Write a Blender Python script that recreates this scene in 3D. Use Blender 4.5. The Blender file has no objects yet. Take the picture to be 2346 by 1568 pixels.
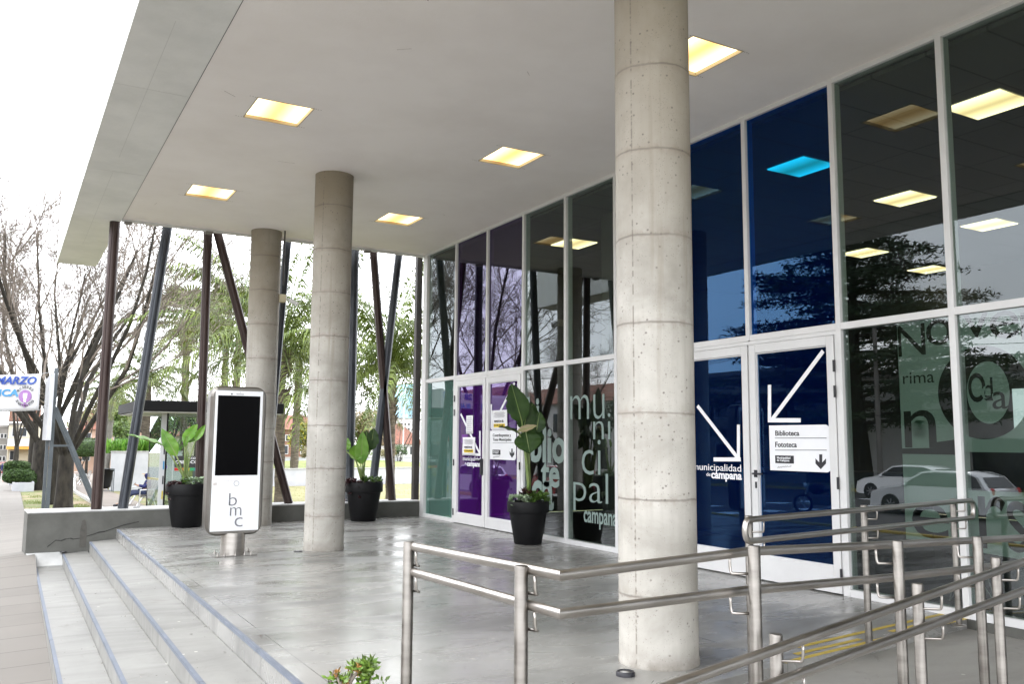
import bpy, math, random
from mathutils import Vector, Matrix
R_ = math.radians
random.seed(7)
sc = bpy.context.scene
col = sc.collection

# ------------------------------------------------------------------ camera
# surveyed frame: +Y runs along the glass front (away), +X is into the building, Z up, terrace floor z = 0
CX, CY, FPX = 1173.0, 784.0, 2000.0
def _n(v): return Vector(v).normalized()
_Y = _n(((5 - CX) / FPX, -(1004 - CY) / FPX, -1))
_V = _n(((1310 - CX) / FPX, 18000 / FPX, -1))
_Z = (_V - _V.dot(_Y) * _Y).normalized()
_X = _Y.cross(_Z)
RM = Matrix((_X, _Y, _Z))
CAM = Vector((0, 0, 1.5))
cam_d = bpy.data.cameras.new('camera'); cam = bpy.data.objects.new('camera', cam_d); col.objects.link(cam)
cam_d.sensor_width = 36; cam_d.lens = 36 * FPX / 2346; cam_d.clip_start = .05; cam_d.clip_end = 3000
cam.matrix_world = Matrix.Translation(CAM) @ RM.to_4x4()
sc.camera = cam
sc.render.resolution_x, sc.render.resolution_y = 1024, 685

# ------------------------------------------------------------------ sky, sun, exposure
SUN_EL, SUN_AZ = 48.0, -52.0     # azimuth from +Y towards +X
w = bpy.data.worlds.new("World"); sc.world = w; w.use_nodes = True
nt = w.node_tree; N = nt.nodes; L = nt.links
bg = N['Background']; bg.inputs['Strength'].default_value = 0.15
sky = N.new('ShaderNodeTexSky'); sky.sky_type = 'NISHITA'; sky.sun_disc = False
sky.sun_elevation = R_(SUN_EL); sky.sun_rotation = R_(SUN_AZ); sky.air_density = 1.2; sky.dust_density = 2.5
tc = N.new('ShaderNodeTexCoord'); mp = N.new('ShaderNodeMapping'); mp.inputs['Scale'].default_value = (1, 1, 3)
nz = N.new('ShaderNodeTexNoise'); nz.inputs['Scale'].default_value = 1.7; nz.inputs['Detail'].default_value = 7
rp = N.new('ShaderNodeValToRGB'); rp.color_ramp.elements[0].position = .3; rp.color_ramp.elements[0].color = (.5, .5, .5, 1)
rp.color_ramp.elements[1].position = .62; rp.color_ramp.elements[1].color = (1, 1, 1, 1)
mx = N.new('ShaderNodeMixRGB'); mx.inputs[2].default_value = (25.5, 26, 27, 1)
L.new(tc.outputs['Generated'], mp.inputs[0]); L.new(mp.outputs[0], nz.inputs[0]); L.new(nz.outputs[0], rp.inputs[0])
L.new(rp.outputs[0], mx.inputs[0]); L.new(sky.outputs[0], mx.inputs[1]); L.new(mx.outputs[0], bg.inputs['Color'])
sd = bpy.data.lights.new('sun', 'SUN'); sd.energy = .5; sd.angle = R_(12); sd.color = (1, .96, .9)
so = bpy.data.objects.new('sun', sd); col.objects.link(so)
sdir = Vector((math.sin(R_(SUN_AZ)) * math.cos(R_(SUN_EL)), math.cos(R_(SUN_AZ)) * math.cos(R_(SUN_EL)), math.sin(R_(SUN_EL))))
so.rotation_euler = sdir.to_track_quat('Z', 'Y').to_euler()
vs = sc.view_settings; vs.view_transform = 'Standard'; vs.look = 'None'; vs.gamma = 1; vs.use_curve_mapping = False
vs.exposure = .6
sc.cycles.max_bounces = 10; sc.cycles.transparent_max_bounces = 24; sc.cycles.diffuse_bounces = 5; sc.cycles.glossy_bounces = 5
sc.cycles.use_denoising = True

# ------------------------------------------------------------------ survey helpers: picture point -> point on a real plane
def ray(p): return RM @ Vector(((p[0] - CX) / FPX, -(p[1] - CY) / FPX, -1))
def onz(p, z=0.0): d = ray(p); return CAM + d * ((z - CAM.z) / d.z)
def onx(p, x): d = ray(p); return CAM + d * (x / d.x)
def ony(p, y): d = ray(p); return CAM + d * (y / d.y)
def cr(x0, y0, s): return lambda x, y: ((x0 + x / s) * .7841, (y0 + y / s) * .7841)
c3 = cr(2050, 1400, 2.4904); c2 = cr(1150, 1400, 2.4695); c4 = cr(0, 1400, 2.04); cal1 = cr(0, 900, 2.24)
cL = cr(0, 1150, 3.92); cK = cr(300, 1150, 4.48); cM = cr(780, 1050, 3.2667); cN = cr(450, 600, 2.6137)
cB = cr(1200, 1050, 2.6138); cR = cr(2000, 900, 1.96); cS = cr(2400, 850, 1.7416); cT = cr(600, 1080, 2.7507); cW = cr(0, 1450, 5.228)
GP = [(-400, -1.2), (0, -.92), (16.2, -.86), (24, -.88), (38, -1.12), (90, -2.25), (200, -4.4), (900, -12)]
GPS = [(-400, -1.2), (0, -.80), (9.3, -.70), (14.2, -.57), (16.2, -.345), (17.8, -.41), (38, -1.10), (90, -2.23), (200, -4.38), (900, -12)]
def gz(y, gp=GP):
    for (a, za), (b, zb) in zip(gp, gp[1:]):
        if y <= b: return za + (zb - za) * (y - a) / (b - a)
    return gp[-1][1]

# ------------------------------------------------------------------ materials
def newmat(name):
    m = bpy.data.materials.new(name); m.use_nodes = True
    return m, m.node_tree.nodes, m.node_tree.links, m.node_tree.nodes['Principled BSDF']
def M(name, c1, c2=None, scale=3, rough=.6, rough2=None, metal=0, bump=0, bscale=None, detail=6, stretch=(1, 1, 1), lo=.35, hi=.65, spec=None, island=0, coat=0):
    m, n, l, b = newmat(name)
    b.inputs['Metallic'].default_value = metal; b.inputs['Roughness'].default_value = rough
    b.inputs['Base Color'].default_value = (*c1, 1)
    if spec is not None: b.inputs['Specular IOR Level'].default_value = spec
    if coat: b.inputs['Coat Weight'].default_value = coat; b.inputs['Coat Roughness'].default_value = .08
    t = n.new('ShaderNodeTexCoord'); mp = n.new('ShaderNodeMapping'); mp.inputs['Scale'].default_value = stretch
    l.new(t.outputs['Object'], mp.inputs[0])
    if c2 is not None:
        z = n.new('ShaderNodeTexNoise'); z.inputs['Scale'].default_value = scale; z.inputs['Detail'].default_value = detail; z.inputs['Roughness'].default_value = .62
        l.new(mp.outputs[0], z.inputs[0])
        r = n.new('ShaderNodeValToRGB'); r.color_ramp.elements[0].position = lo; r.color_ramp.elements[1].position = hi
        r.color_ramp.elements[0].color = (*c1, 1); r.color_ramp.elements[1].color = (*c2, 1)
        l.new(z.outputs[0], r.inputs[0]); src = r.outputs[0]
        if island:
            g = n.new('ShaderNodeNewGeometry'); mr = n.new('ShaderNodeMapRange'); mr.inputs[3].default_value = 1 - island; mr.inputs[4].default_value = 1 + island
            l.new(g.outputs['Random Per Island'], mr.inputs[0])
            mm = n.new('ShaderNodeVectorMath'); mm.operation = 'SCALE'; l.new(src, mm.inputs[0]); l.new(mr.outputs[0], mm.inputs['Scale']); src = mm.outputs[0]
        l.new(src, b.inputs['Base Color'])
        if rough2 is not None:
            mr = n.new('ShaderNodeMapRange'); mr.inputs[1].default_value = lo; mr.inputs[2].default_value = hi; mr.inputs[3].default_value = rough; mr.inputs[4].default_value = rough2
            l.new(z.outputs[0], mr.inputs[0]); l.new(mr.outputs[0], b.inputs['Roughness'])
    if bump:
        z2 = n.new('ShaderNodeTexNoise'); z2.inputs['Scale'].default_value = bscale or scale * 6; z2.inputs['Detail'].default_value = 5
        l.new(mp.outputs[0], z2.inputs[0])
        bp = n.new('ShaderNodeBump'); bp.inputs['Strength'].default_value = bump; bp.inputs['Distance'].default_value = .02
        l.new(z2.outputs[0], bp.inputs['Height']); l.new(bp.outputs[0], b.inputs['Normal'])
    return m
def emis(name, c, s):
    m, n, l, b = newmat(name); b.inputs['Base Color'].default_value = (*c, 1); b.inputs['Emission Color'].default_value = (*c, 1); b.inputs['Emission Strength'].default_value = s
    return m
def mathn(n, l, op, a, b=None, c=None):
    q = n.new('ShaderNodeMath'); q.operation = op
    for i, v in enumerate((a, b, c)):
        if v is None: continue
        if isinstance(v, (int, float)): q.inputs[i].default_value = v
        else: l.new(v, q.inputs[i])
    return q.outputs[0]
def mixc(n, l, f, a, b, mode='MIX'):
    q = n.new('ShaderNodeMixRGB'); q.blend_type = mode
    for i, v in enumerate((f, a, b)):
        if isinstance(v, (int, float)): q.inputs[i].default_value = v
        elif isinstance(v, tuple): q.inputs[i].default_value = (*v, 1)
        else: l.new(v, q.inputs[i])
    return q.outputs[0]
def noise(n, l, vec, scale, detail=6, rough=.6, dist=0):
    z = n.new('ShaderNodeTexNoise'); z.inputs['Scale'].default_value = scale; z.inputs['Detail'].default_value = detail; z.inputs['Roughness'].default_value = rough; z.inputs['Distortion'].default_value = dist
    l.new(vec, z.inputs[0]); return z.outputs[0]
def rng(n, l, v, a, b, c, d):
    q = n.new('ShaderNodeMapRange'); l.new(v, q.inputs[0])
    for i, x in enumerate((a, b, c, d)): q.inputs[i + 1].default_value = x
    return q.outputs[0]
def mapped(n, l, scale=(1, 1, 1), rot=(0, 0, 0), loc=(0, 0, 0)):
    t = n.new('ShaderNodeTexCoord'); mp = n.new('ShaderNodeMapping'); mp.inputs['Scale'].default_value = scale; mp.inputs['Rotation'].default_value = rot; mp.inputs['Location'].default_value = loc
    l.new(t.outputs['Object'], mp.inputs[0]); return mp.outputs[0]
def bumpn(n, l, b, h, s=.3, d=.01):
    q = n.new('ShaderNodeBump'); q.inputs['Strength'].default_value = s; q.inputs['Distance'].default_value = d; l.new(h, q.inputs['Height']); l.new(q.outputs[0], b.inputs['Normal'])

def floor_mat(name, ca, cb, cc, r0, r1, joints=True):
    # trowelled, polished concrete: cloudy tone, darker brushed streaks, pale scuffs, saw joints
    m, n, l, b = newmat(name)
    v = mapped(n, l); vs_ = mapped(n, l, (.55, 1.6, 1), (0, 0, .5))
    a = noise(n, l, v, .55, 8, .6, .6); s = noise(n, l, vs_, 1.1, 8, .6, 1.0); f = noise(n, l, v, 38, 4, .7)
    c = mixc(n, l, rng(n, l, a, .36, .64, 0, 1), ca, cb); c = mixc(n, l, rng(n, l, s, .50, .76, 0, .6), c, cc)
    sc_ = noise(n, l, mapped(n, l, (.4, 4, 1), (0, 0, -.25)), 4.5, 6, .7, 1.5)
    c = mixc(n, l, rng(n, l, sc_, .66, .74, 0, .28), c, (.62, .62, .6)); c = mixc(n, l, rng(n, l, f, .3, .75, .12, 0), c, (.12, .12, .12))
    b.inputs['Specular IOR Level'].default_value = .6
    ro = rng(n, l, s, .35, .7, r0, r1); l.new(ro, b.inputs['Roughness'])
    if joints:
        t = n.new('ShaderNodeTexCoord'); sp = n.new('ShaderNodeSeparateXYZ'); l.new(t.outputs['Object'], sp.inputs[0])
        j = None
        for ax, per, off in (('X', 2.9, 1.05), ('Y', 2.34, 0.6)):
            q = mathn(n, l, 'ADD', sp.outputs[ax], off); q = mathn(n, l, 'DIVIDE', q, per); q = mathn(n, l, 'FRACT', q); q = mathn(n, l, 'SUBTRACT', q, .5); q = mathn(n, l, 'ABSOLUTE', q)
            q = mathn(n, l, 'GREATER_THAN', q, .5 - .005 / per); j = q if j is None else mathn(n, l, 'MAXIMUM', j, q)
        c = mixc(n, l, mathn(n, l, 'MULTIPLY', j, .8), c, (.1, .1, .1))
    stn = noise(n, l, mapped(n, l, (1, 1.4, 1), (0, 0, .8), (3, 1, 0)), 1.1, 9, .7, 2.2); c = mixc(n, l, rng(n, l, stn, .60, .68, 0, .42), c, (.10, .088, .075))
    vo = n.new('ShaderNodeTexVoronoi'); vo.inputs['Scale'].default_value = 3.1; l.new(v, vo.inputs[0]); c = mixc(n, l, rng(n, l, vo.outputs['Distance'], .035, .05, .7, 0), c, (.55, .55, .52))
    ctw = mixc(n, l, 1.0, c, (1.0, .985, .95), 'MULTIPLY')
    l.new(ctw, b.inputs['Base Color']); bumpn(n, l, b, f, .06, .004)
    return m
def column_mat():
    # board/tube-formed concrete: ring joints every 62 cm, bug holes, a vertical seam, browner tone high up
    m, n, l, b = newmat('column_concrete')
    t = n.new('ShaderNodeTexCoord'); sp = n.new('ShaderNodeSeparateXYZ'); l.new(t.outputs['Object'], sp.inputs[0]); oi = n.new('ShaderNodeObjectInfo'); va = n.new('ShaderNodeVectorMath'); va.operation = 'ADD'; cbx = n.new('ShaderNodeCombineXYZ'); l.new(mathn(n, l, 'MULTIPLY', oi.outputs['Random'], 37.0), cbx.inputs[2]); l.new(t.outputs['Object'], va.inputs[0]); l.new(cbx.outputs[0], va.inputs[1]); v = va.outputs[0]
    big = noise(n, l, v, 1.6, 7, .6, .4); st = noise(n, l, mapped(n, l, (9, 9, .6)), 2.2, 6, .6)
    c = mixc(n, l, rng(n, l, big, .35, .68, 0, 1), (.295, .28, .248), (.50, .48, .44)); c = mixc(n, l, rng(n, l, st, .45, .75, 0, .35), c, (.30, .28, .25))
    hz = rng(n, l, sp.outputs['Z'], 2.4, 4.9, 0, .95); hz = mathn(n, l, 'MULTIPLY', hz, rng(n, l, noise(n, l, v, .9, 5), .3, .6, .55, 1)); c = mixc(n, l, hz, c, (.26, .22, .16))
    wob = mathn(n, l, 'MULTIPLY', mathn(n, l, 'SUBTRACT', noise(n, l, v, 5, 4), .5), .03)
    wob = mathn(n, l, 'ADD', wob, mathn(n, l, 'MULTIPLY', mathn(n, l, 'SUBTRACT', noise(n, l, mapped(n, l, (.001, .001, 1.3)), 1.0, 1), .5), .16)); q = mathn(n, l, 'ADD', mathn(n, l, 'SUBTRACT', sp.outputs['Z'], .46), wob); q = mathn(n, l, 'ADD', mathn(n, l, 'DIVIDE', q, .62), .5); q = mathn(n, l, 'FRACT', q); q = mathn(n, l, 'ABSOLUTE', mathn(n, l, 'SUBTRACT', q, .5))
    ring = mathn(n, l, 'MULTIPLY', rng(n, l, q, .004, .018, 1, 0), rng(n, l, noise(n, l, v, 2.3, 4), .35, .6, .45, 1)); halo = rng(n, l, q, .0, .10, .5, 0)
    c = mixc(n, l, mathn(n, l, 'MULTIPLY', halo, rng(n, l, noise(n, l, v, 14, 4), .4, .6, 0, 1)), c, (.24, .2, .16)); c = mixc(n, l, mathn(n, l, 'MULTIPLY', ring, .7), c, (.16, .14, .12))
    vo = n.new('ShaderNodeTexVoronoi'); vo.inputs['Scale'].default_value = 17; l.new(v, vo.inputs[0])
    msk = rng(n, l, noise(n, l, v, 3.2, 3), .40, .5, 0, 1)
    hole = mathn(n, l, 'MULTIPLY', rng(n, l, vo.outputs['Distance'], .09, .16, 1, 0), msk)
    v2 = n.new('ShaderNodeTexVoronoi'); v2.inputs['Scale'].default_value = 60; l.new(v, v2.inputs[0])
    pin = mathn(n, l, 'MULTIPLY', rng(n, l, v2.outputs['Distance'], .10, .2, 1, 0), rng(n, l, noise(n, l, v, 6, 3), .42, .55, 0, 1))
    hh = mathn(n, l, 'MAXIMUM', hole, pin); c = mixc(n, l, mathn(n, l, 'MULTIPLY', hh, .72), c, (.13, .11, .1))
    at = mathn(n, l, 'ARCTAN2', sp.outputs['Y'], sp.outputs['X']); sx = mathn(n, l, 'ABSOLUTE', mathn(n, l, 'SUBTRACT', at, -2.95))
    seam = mathn(n, l, 'MULTIPLY', rng(n, l, sx, .008, .03, 1, 0), rng(n, l, noise(n, l, mapped(n, l, (1, 1, 6)), 5, 4), .42, .55, 0, 1)); c = mixc(n, l, mathn(n, l, 'MULTIPLY', seam, .75), c, (.14, .12, .1))
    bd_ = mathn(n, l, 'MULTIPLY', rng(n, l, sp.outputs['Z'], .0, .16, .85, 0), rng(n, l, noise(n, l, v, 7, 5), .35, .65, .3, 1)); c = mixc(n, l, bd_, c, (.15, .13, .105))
    drip = mathn(n, l, 'MULTIPLY', rng(n, l, noise(n, l, mapped(n, l, (6, 6, .35)), 1.5, 6), .58, .7, 0, .5), rng(n, l, sp.outputs['Z'], 1.0, 3.0, .2, 1)); c = mixc(n, l, drip, c, (.24, .205, .16))
    l.new(c, b.inputs['Base Color']); b.inputs['Roughness'].default_value = .72
    h = mathn(n, l, 'SUBTRACT', noise(n, l, v, 30, 5), mathn(n, l, 'MULTIPLY', mathn(n, l, 'MAXIMUM', hh, ring), 2.5)); bumpn(n, l, b, h, .35, .004)
    return m
def glass_mat(name, tint, ior=1.55, body=0.0, bodyc=(.5, .5, .5), rough=0.0, gc=(.93, .97, 1)):
    # window glass: fresnel mirror over a tinted see-through layer, with a little scattering film if body > 0
    m = bpy.data.materials.new(name); m.use_nodes = True; n = m.node_tree.nodes; l = m.node_tree.links; n.clear()
    o = n.new('ShaderNodeOutputMaterial'); tr = n.new('ShaderNodeBsdfTransparent'); tr.inputs[0].default_value = (*tint, 1)
    g = n.new('ShaderNodeBsdfGlossy'); g.inputs['Roughness'].default_value = rough; g.inputs[0].default_value = (*gc, 1)
    fr = n.new('ShaderNodeFresnel'); fr.inputs[0].default_value = ior
    v = mapped(n, l); bp = n.new('ShaderNodeBump'); bp.inputs['Strength'].default_value = .012; bp.inputs['Distance'].default_value = .02
    l.new(noise(n, l, v, .8, 1, .3), bp.inputs['Height']); l.new(bp.outputs[0], g.inputs['Normal'])
    last = tr.outputs[0]
    if body:
        df = n.new('ShaderNodeBsdfDiffuse'); df.inputs[0].default_value = (*bodyc, 1); tl = n.new('ShaderNodeBsdfTranslucent'); tl.inputs[0].default_value = (*bodyc, 1)
        a = n.new('ShaderNodeAddShader'); l.new(df.outputs[0], a.inputs[0]); l.new(tl.outputs[0], a.inputs[1])
        mm = n.new('ShaderNodeMixShader'); mm.inputs[0].default_value = body; l.new(last, mm.inputs[1]); l.new(a.outputs[0], mm.inputs[2]); last = mm.outputs[0]
    gn = n.new('ShaderNodeNewGeometry'); ff = mathn(n, l, 'MULTIPLY', fr.outputs[0], mathn(n, l, 'SUBTRACT', 1.0, gn.outputs['Backfacing']))
    mm = n.new('ShaderNodeMixShader'); l.new(ff, mm.inputs[0]); l.new(last, mm.inputs[1]); l.new(g.outputs[0], mm.inputs[2]); l.new(mm.outputs[0], o.inputs[0])
    return m
def lamp_mat(name, cool, warm, s, axis='X', c0=0, half=.3):
    # recessed lamp: tubes near both ends of the box leave its middle more golden
    m, n, l, b = newmat(name); t = n.new('ShaderNodeTexCoord'); sp = n.new('ShaderNodeSeparateXYZ'); l.new(t.outputs['Object'], sp.inputs[0])
    q = mathn(n, l, 'ABSOLUTE', mathn(n, l, 'SUBTRACT', sp.outputs[axis], c0)); f = rng(n, l, q, .02, half, 0, 1)
    l.new(mixc(n, l, f, warm, cool), b.inputs['Emission Color']); l.new(rng(n, l, q, .0, half, s * .42, s), b.inputs['Emission Strength']); b.inputs['Base Color'].default_value = (.8, .7, .5, 1)
    return m
MT = {}
MT['floor'] = floor_mat('polished_concrete', (0.1677, 0.1677, 0.1643), (0.3086, 0.3086, 0.3019), (0.0872, 0.09056, 0.09056), .16, .42)
MT['step'] = floor_mat('step_concrete', (0.1692, 0.1692, 0.1636), (0.2369, 0.2369, 0.2284), (0.1213, 0.1213, 0.1184), .4, .6, False)
MT['ramp'] = floor_mat('ramp_concrete', (0.2304, 0.2268, 0.216), (0.3024, 0.2988, 0.288), (0.1944, 0.1908, 0.1872), .5, .7, False)
MT['column'] = column_mat()
MT['soffit'] = M('soffit_paint', (.83, .785, .755), (.90, .86, .835), .7, .7, bump=.08, bscale=30, detail=9, lo=.3, hi=.6)
MT['beam'] = M('beam_concrete', (.68, .685, .665), (.80, .80, .78), 1.1, .7, bump=.12, bscale=14, detail=9)
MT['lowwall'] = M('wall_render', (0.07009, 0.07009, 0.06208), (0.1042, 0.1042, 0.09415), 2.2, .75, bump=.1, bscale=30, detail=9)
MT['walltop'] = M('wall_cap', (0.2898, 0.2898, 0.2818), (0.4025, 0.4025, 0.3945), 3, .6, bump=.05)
MT['joint'] = M('dark_joint', (0.015, 0.0135, 0.012))
MT['white_alu'] = M('white_aluminium', (0.616, 0.616, 0.616), (0.6688, 0.6688, 0.6688), 2, .38)
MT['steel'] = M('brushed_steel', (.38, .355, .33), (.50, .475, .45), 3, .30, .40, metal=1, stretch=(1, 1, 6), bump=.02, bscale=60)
MT['steel_shaded'] = M('brushed_steel_shaded', (.15, .138, .125), (.24, .225, .205), 3, .36, .46, metal=1, stretch=(1, 1, 6), bump=.02, bscale=60)  # same finish as the rails; darker colour paints in the posts' dimmer reflections
MT['steel_dark'] = M('kiosk_steel', (0.18, 0.17, 0.155), (0.23, 0.22, 0.205), 2, .3, .42, metal=1)
MT['pole_brown'] = M('pole_brown', (.025, .011, .010), (.06, .04, .035), 2.4, .32, .5, metal=.35, stretch=(3, 3, .5))
MT['pole_blue'] = M('pole_blue', (.025, .029, .036), (.075, .082, .095), 2.6, .3, .5, metal=.5, stretch=(3, 3, .5))
MT['pole_black'] = M('pole_black', (.02, .018, .017), (.045, .038, .035), 3, .45)
MT['nosing'] = M('nosing_metal', (.10, .118, .15), (.16, .18, .225), 5, .45, .6, metal=.15)
MT['black_pot'] = M('black_plastic', (0.0035, 0.0035, 0.0042), (0.0063, 0.0063, 0.007), 8, .55, spec=.22)
MT['soil'] = M('soil', (.04, .028, .02), (.09, .07, .05), 20, .95, bump=.5)
MT['white_panel'] = M('white_panel', (.78, .79, .82), (.82, .83, .85), 3, .35)
MT['screen'] = M('black_screen', (.001, .001, .0015), rough=.25, spec=.05)
MT['ink'] = M('black_ink', (.015, .015, .02), rough=.5)
MT['grey_ink'] = M('grey_ink', (.07, .07, .08), (.22, .22, .25), 9, .5)
MT['white_vinyl'] = M('white_vinyl', (.80, .81, .84), rough=.5)
MT['paper'] = M('paper', (.74, .74, .77), (.80, .80, .82), 6, .7)
MT['yellow_ink'] = M('yellow_ink', (.80, .58, .02), rough=.5)
MT['mint_letter'] = M('mint_vinyl', (0.192, 0.256, 0.236), rough=.6)
MT['yellow_paint'] = M('yellow_paint', (0.3024, 0.2232, 0.0288), (0.4464, 0.3312, 0.0504), 14, .6, lo=.3, hi=.5)
MT['leaf_bright'] = M('leaf_bright', (.065, .19, .010), (.14, .29, .025), 3, .38, island=.2)
MT['leaf_dark'] = M('leaf_dark', (.010, .032, .004), (.028, .065, .008), 4, .5, spec=.25)
MT['leaf_brown'] = M('leaf_brown', (.22, .18, .09), (.3, .26, .15), 4, .6)
MT['stalk'] = M('stalk', (.12, .2, .04), (.22, .26, .1), 6, .5)
MT['succ_pale'] = M('succulent_pale', (.16, .26, .12), (.42, .5, .36), 14, .5, island=.35)
MT['succ_red'] = M('succulent_red', (0.0231, 0.00462, 0.00693), (0.0616, 0.0154, 0.0154), 14, .5, island=.4)
MT['succ_green'] = M('succulent_green', (.05, .11, .02), (.14, .24, .05), 14, .5, island=.4)
MT['bark'] = M('bark', (0.008, 0.006, 0.005), (0.0375, 0.033, 0.024), 5, .95, bump=.9, bscale=14, stretch=(1, 1, .35), detail=10)
MT['twig'] = M('twig_bark', (.10, .082, .068), (.22, .185, .155), 2, .9)
MT['palm_trunk'] = M('palm_trunk', (.05, .042, .032), (.16, .13, .10), 6, .95, bump=.8, bscale=9, stretch=(.5, .5, 2.5))
MT['palm_leaf'] = M('palm_leaf', (.04, .072, .010), (.14, .18, .025), 1.2, .45, island=.35)
MT['palm_leaf2'] = M('palm_leaf_yellow', (.06, .095, .012), (.18, .20, .035), 1.2, .45, island=.35)
MT['palm_dead'] = M('palm_dead', (.16, .105, .055), (.32, .22, .13), 2, .9, island=.3)
MT['hedge'] = M('hedge_leaf', (.018, .045, .010), (.06, .11, .022), 5, .7, island=.5)
MT['foliage'] = M('foliage', (.035, .075, .012), (.11, .17, .03), 1.1, .6, island=.45)
MT['foliage_y'] = M('foliage_yellow', (.16, .17, .012), (.38, .34, .03), 1.4, .6, island=.4)
MT['foliage_mix'] = M('foliage_autumn', (.10, .12, .03), (.30, .22, .14), .9, .7, island=.4)
MT['conifer'] = M('conifer', (.010, .026, .010), (.035, .065, .025), 1.5, .7, island=.5)
MT['pave'] = None
MT['grey_paint'] = M('grey_paint', (.05, .06, .068), (.075, .088, .1), 4, .5)
MT['black_paint'] = M('black_paint', (0.003, 0.003, 0.0035), rough=.5, spec=.2)
MT['white_wall'] = M('white_wall', (0.3744, 0.3816, 0.4104), (0.4608, 0.468, 0.4896), 1.2, .8, bump=.05)
MT['cream'] = M('cream_wall', (0.434, 0.392, 0.294), (0.49, 0.448, 0.35), .6, .85)
MT['peach'] = M('peach_wall', (0.385, 0.252, 0.189), (0.434, 0.301, 0.231), .6, .85)
MT['white_b'] = M('white_render', (0.4752, 0.4752, 0.4824), (0.5328, 0.5328, 0.5328), .7, .8)
MT['dark_glass'] = M('dark_window', (.03, .035, .04), rough=.1)
MT['concrete_far'] = M('grey_render', (0.182, 0.175, 0.1645), (0.252, 0.238, 0.224), .8, .85)
MT['tile'] = M('roof_tile', (0.1476, 0.05208, 0.03255), (0.1996, 0.08246, 0.05208), 3, .8, bump=.3)
MT['tower_blue'] = M('tower_blue', (0.198, 0.45, 0.612), (0.27, 0.522, 0.666), .2, .3)
MT['navy'] = M('navy_cloth', (.010, .014, .075), (.02, .025, .12), 8, .85, bump=.2, bscale=20)
MT['jeans'] = M('jeans', (.02, .03, .07), (.03, .04, .09), 8, .85)
MT['skin'] = M('skin', (.36, .21, .14), rough=.5)
MT['shoe'] = M('shoe', (.02, .02, .025), rough=.5)
MT['orange'] = M('orange_paint', (.62, .30, .05), rough=.6)
MT['redpaint'] = M('red_carpaint', (.32, .01, .015), rough=.25, coat=1)
MT['whitepaint'] = M('white_carpaint', (.88, .89, .9), rough=.3, coat=1)
MT['silverpaint'] = M('silver_carpaint', (.66, .68, .70), rough=.28, metal=.1, coat=1)
MT['tyre'] = M('rubber', (.015, .015, .016), rough=.8)
MT['rim'] = M('alloy', (.55, .56, .58), rough=.3, metal=1)
MT['redlamp'] = M('red_lens', (.45, .01, .01), rough=.15)
MT['lamp_lens'] = M('clear_lens', (.7, .72, .75), rough=.1)
MT['cloth'] = M('banner_cloth', (0.4529, 0.4529, 0.4712), (0.5018, 0.5018, 0.5141), 2, .8, bump=.15, bscale=4)
MT['blue_ink'] = M('blue_ink', (0.011, 0.0385, 0.231), (0.0275, 0.077, 0.33), 6, .7)
MT['lblue_ink'] = M('light_blue_ink', (0.024, 0.18, 0.408), (0.072, 0.252, 0.468), 6, .7)
MT['purple_ink'] = M('purple_ink', (0.242, 0.11, 0.308), (0.286, 0.154, 0.341), 6, .7)
MT['cable'] = M('cable', (.02, .02, .02), rough=.7)
MT['interior_wall'] = M('interior_wall', (0.08, 0.0784, 0.068), (0.112, 0.108, 0.096), 1.5, .8)
MT['interior_floor'] = M('interior_floor', (0.05, 0.05, 0.05), rough=.25)
MT['dark_door'] = M('dark_panel', (.03, .03, .03), rough=.4)
MT['g_clear'] = glass_mat('clear_glass', (.70, .76, .72), 1.66, gc=(.88, .96, 1))
MT['g_clear_low'] = glass_mat('clear_glass_lower', (.62, .68, .65), 1.9)
MT['g_purple'] = glass_mat('purple_glass', (.30, .10, .45), 1.8, .25, (.12, .014, .24), gc=(.72, .62, 1))
MT['g_purple_up'] = glass_mat('purple_glass_upper', (.30, .16, .42), 1.85, .04, (.04, .016, .06), gc=(.70, .68, .92))
MT['g_blue'] = glass_mat('blue_glass', (.05, .5, .85), 1.75, .12, (.0015, .005, .085), gc=(.17, .36, .66))
MT['g_teal'] = glass_mat('teal_glass', (.62, .78, .73), 1.8, .25, (.17, .29, .26))
MT['vinyl'] = glass_mat('frosted_vinyl', (.30, .34, .325), 1.02, .88, (.40, .465, .43))
MT['booth_glass'] = glass_mat('booth_glass', (.80, .84, .82), 1.3)
MT['lamp_out'] = lamp_mat('lamp_diffuser', (1, .86, .54), (1, .58, .15), 2.1)
MT['lamp_in'] = lamp_mat('interior_lamp', (1, .84, .50), (1, .72, .34), 2.6)
def brick_mat(name, c1, c2, mortar, s, bw=.5, rh=.25):
    m, n, l, b = newmat(name); br = n.new('ShaderNodeTexBrick'); br.inputs['Scale'].default_value = s; br.inputs['Color1'].default_value = (*c1, 1); br.inputs['Color2'].default_value = (*c2, 1); br.inputs['Mortar'].default_value = (*mortar, 1)
    br.inputs['Mortar Size'].default_value = .015; br.inputs['Brick Width'].default_value = bw; br.inputs['Row Height'].default_value = rh
    t = n.new('ShaderNodeTexCoord'); sp = n.new('ShaderNodeSeparateXYZ'); cb = n.new('ShaderNodeCombineXYZ'); l.new(t.outputs['Object'], sp.inputs[0])
    l.new(mathn(n, l, 'ADD', sp.outputs['X'], sp.outputs['Y']), cb.inputs[0]); l.new(sp.outputs['Z'], cb.inputs[1]); l.new(cb.outputs[0], br.inputs[0])
    l.new(br.outputs[0], b.inputs['Base Color']); b.inputs['Roughness'].default_value = .9
    return m
MT['brick'] = brick_mat('brick', (0.1688, 0.07312, 0.045), (0.2137, 0.1013, 0.06187), (0.225, 0.2081, 0.1856), 1.2)
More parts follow.
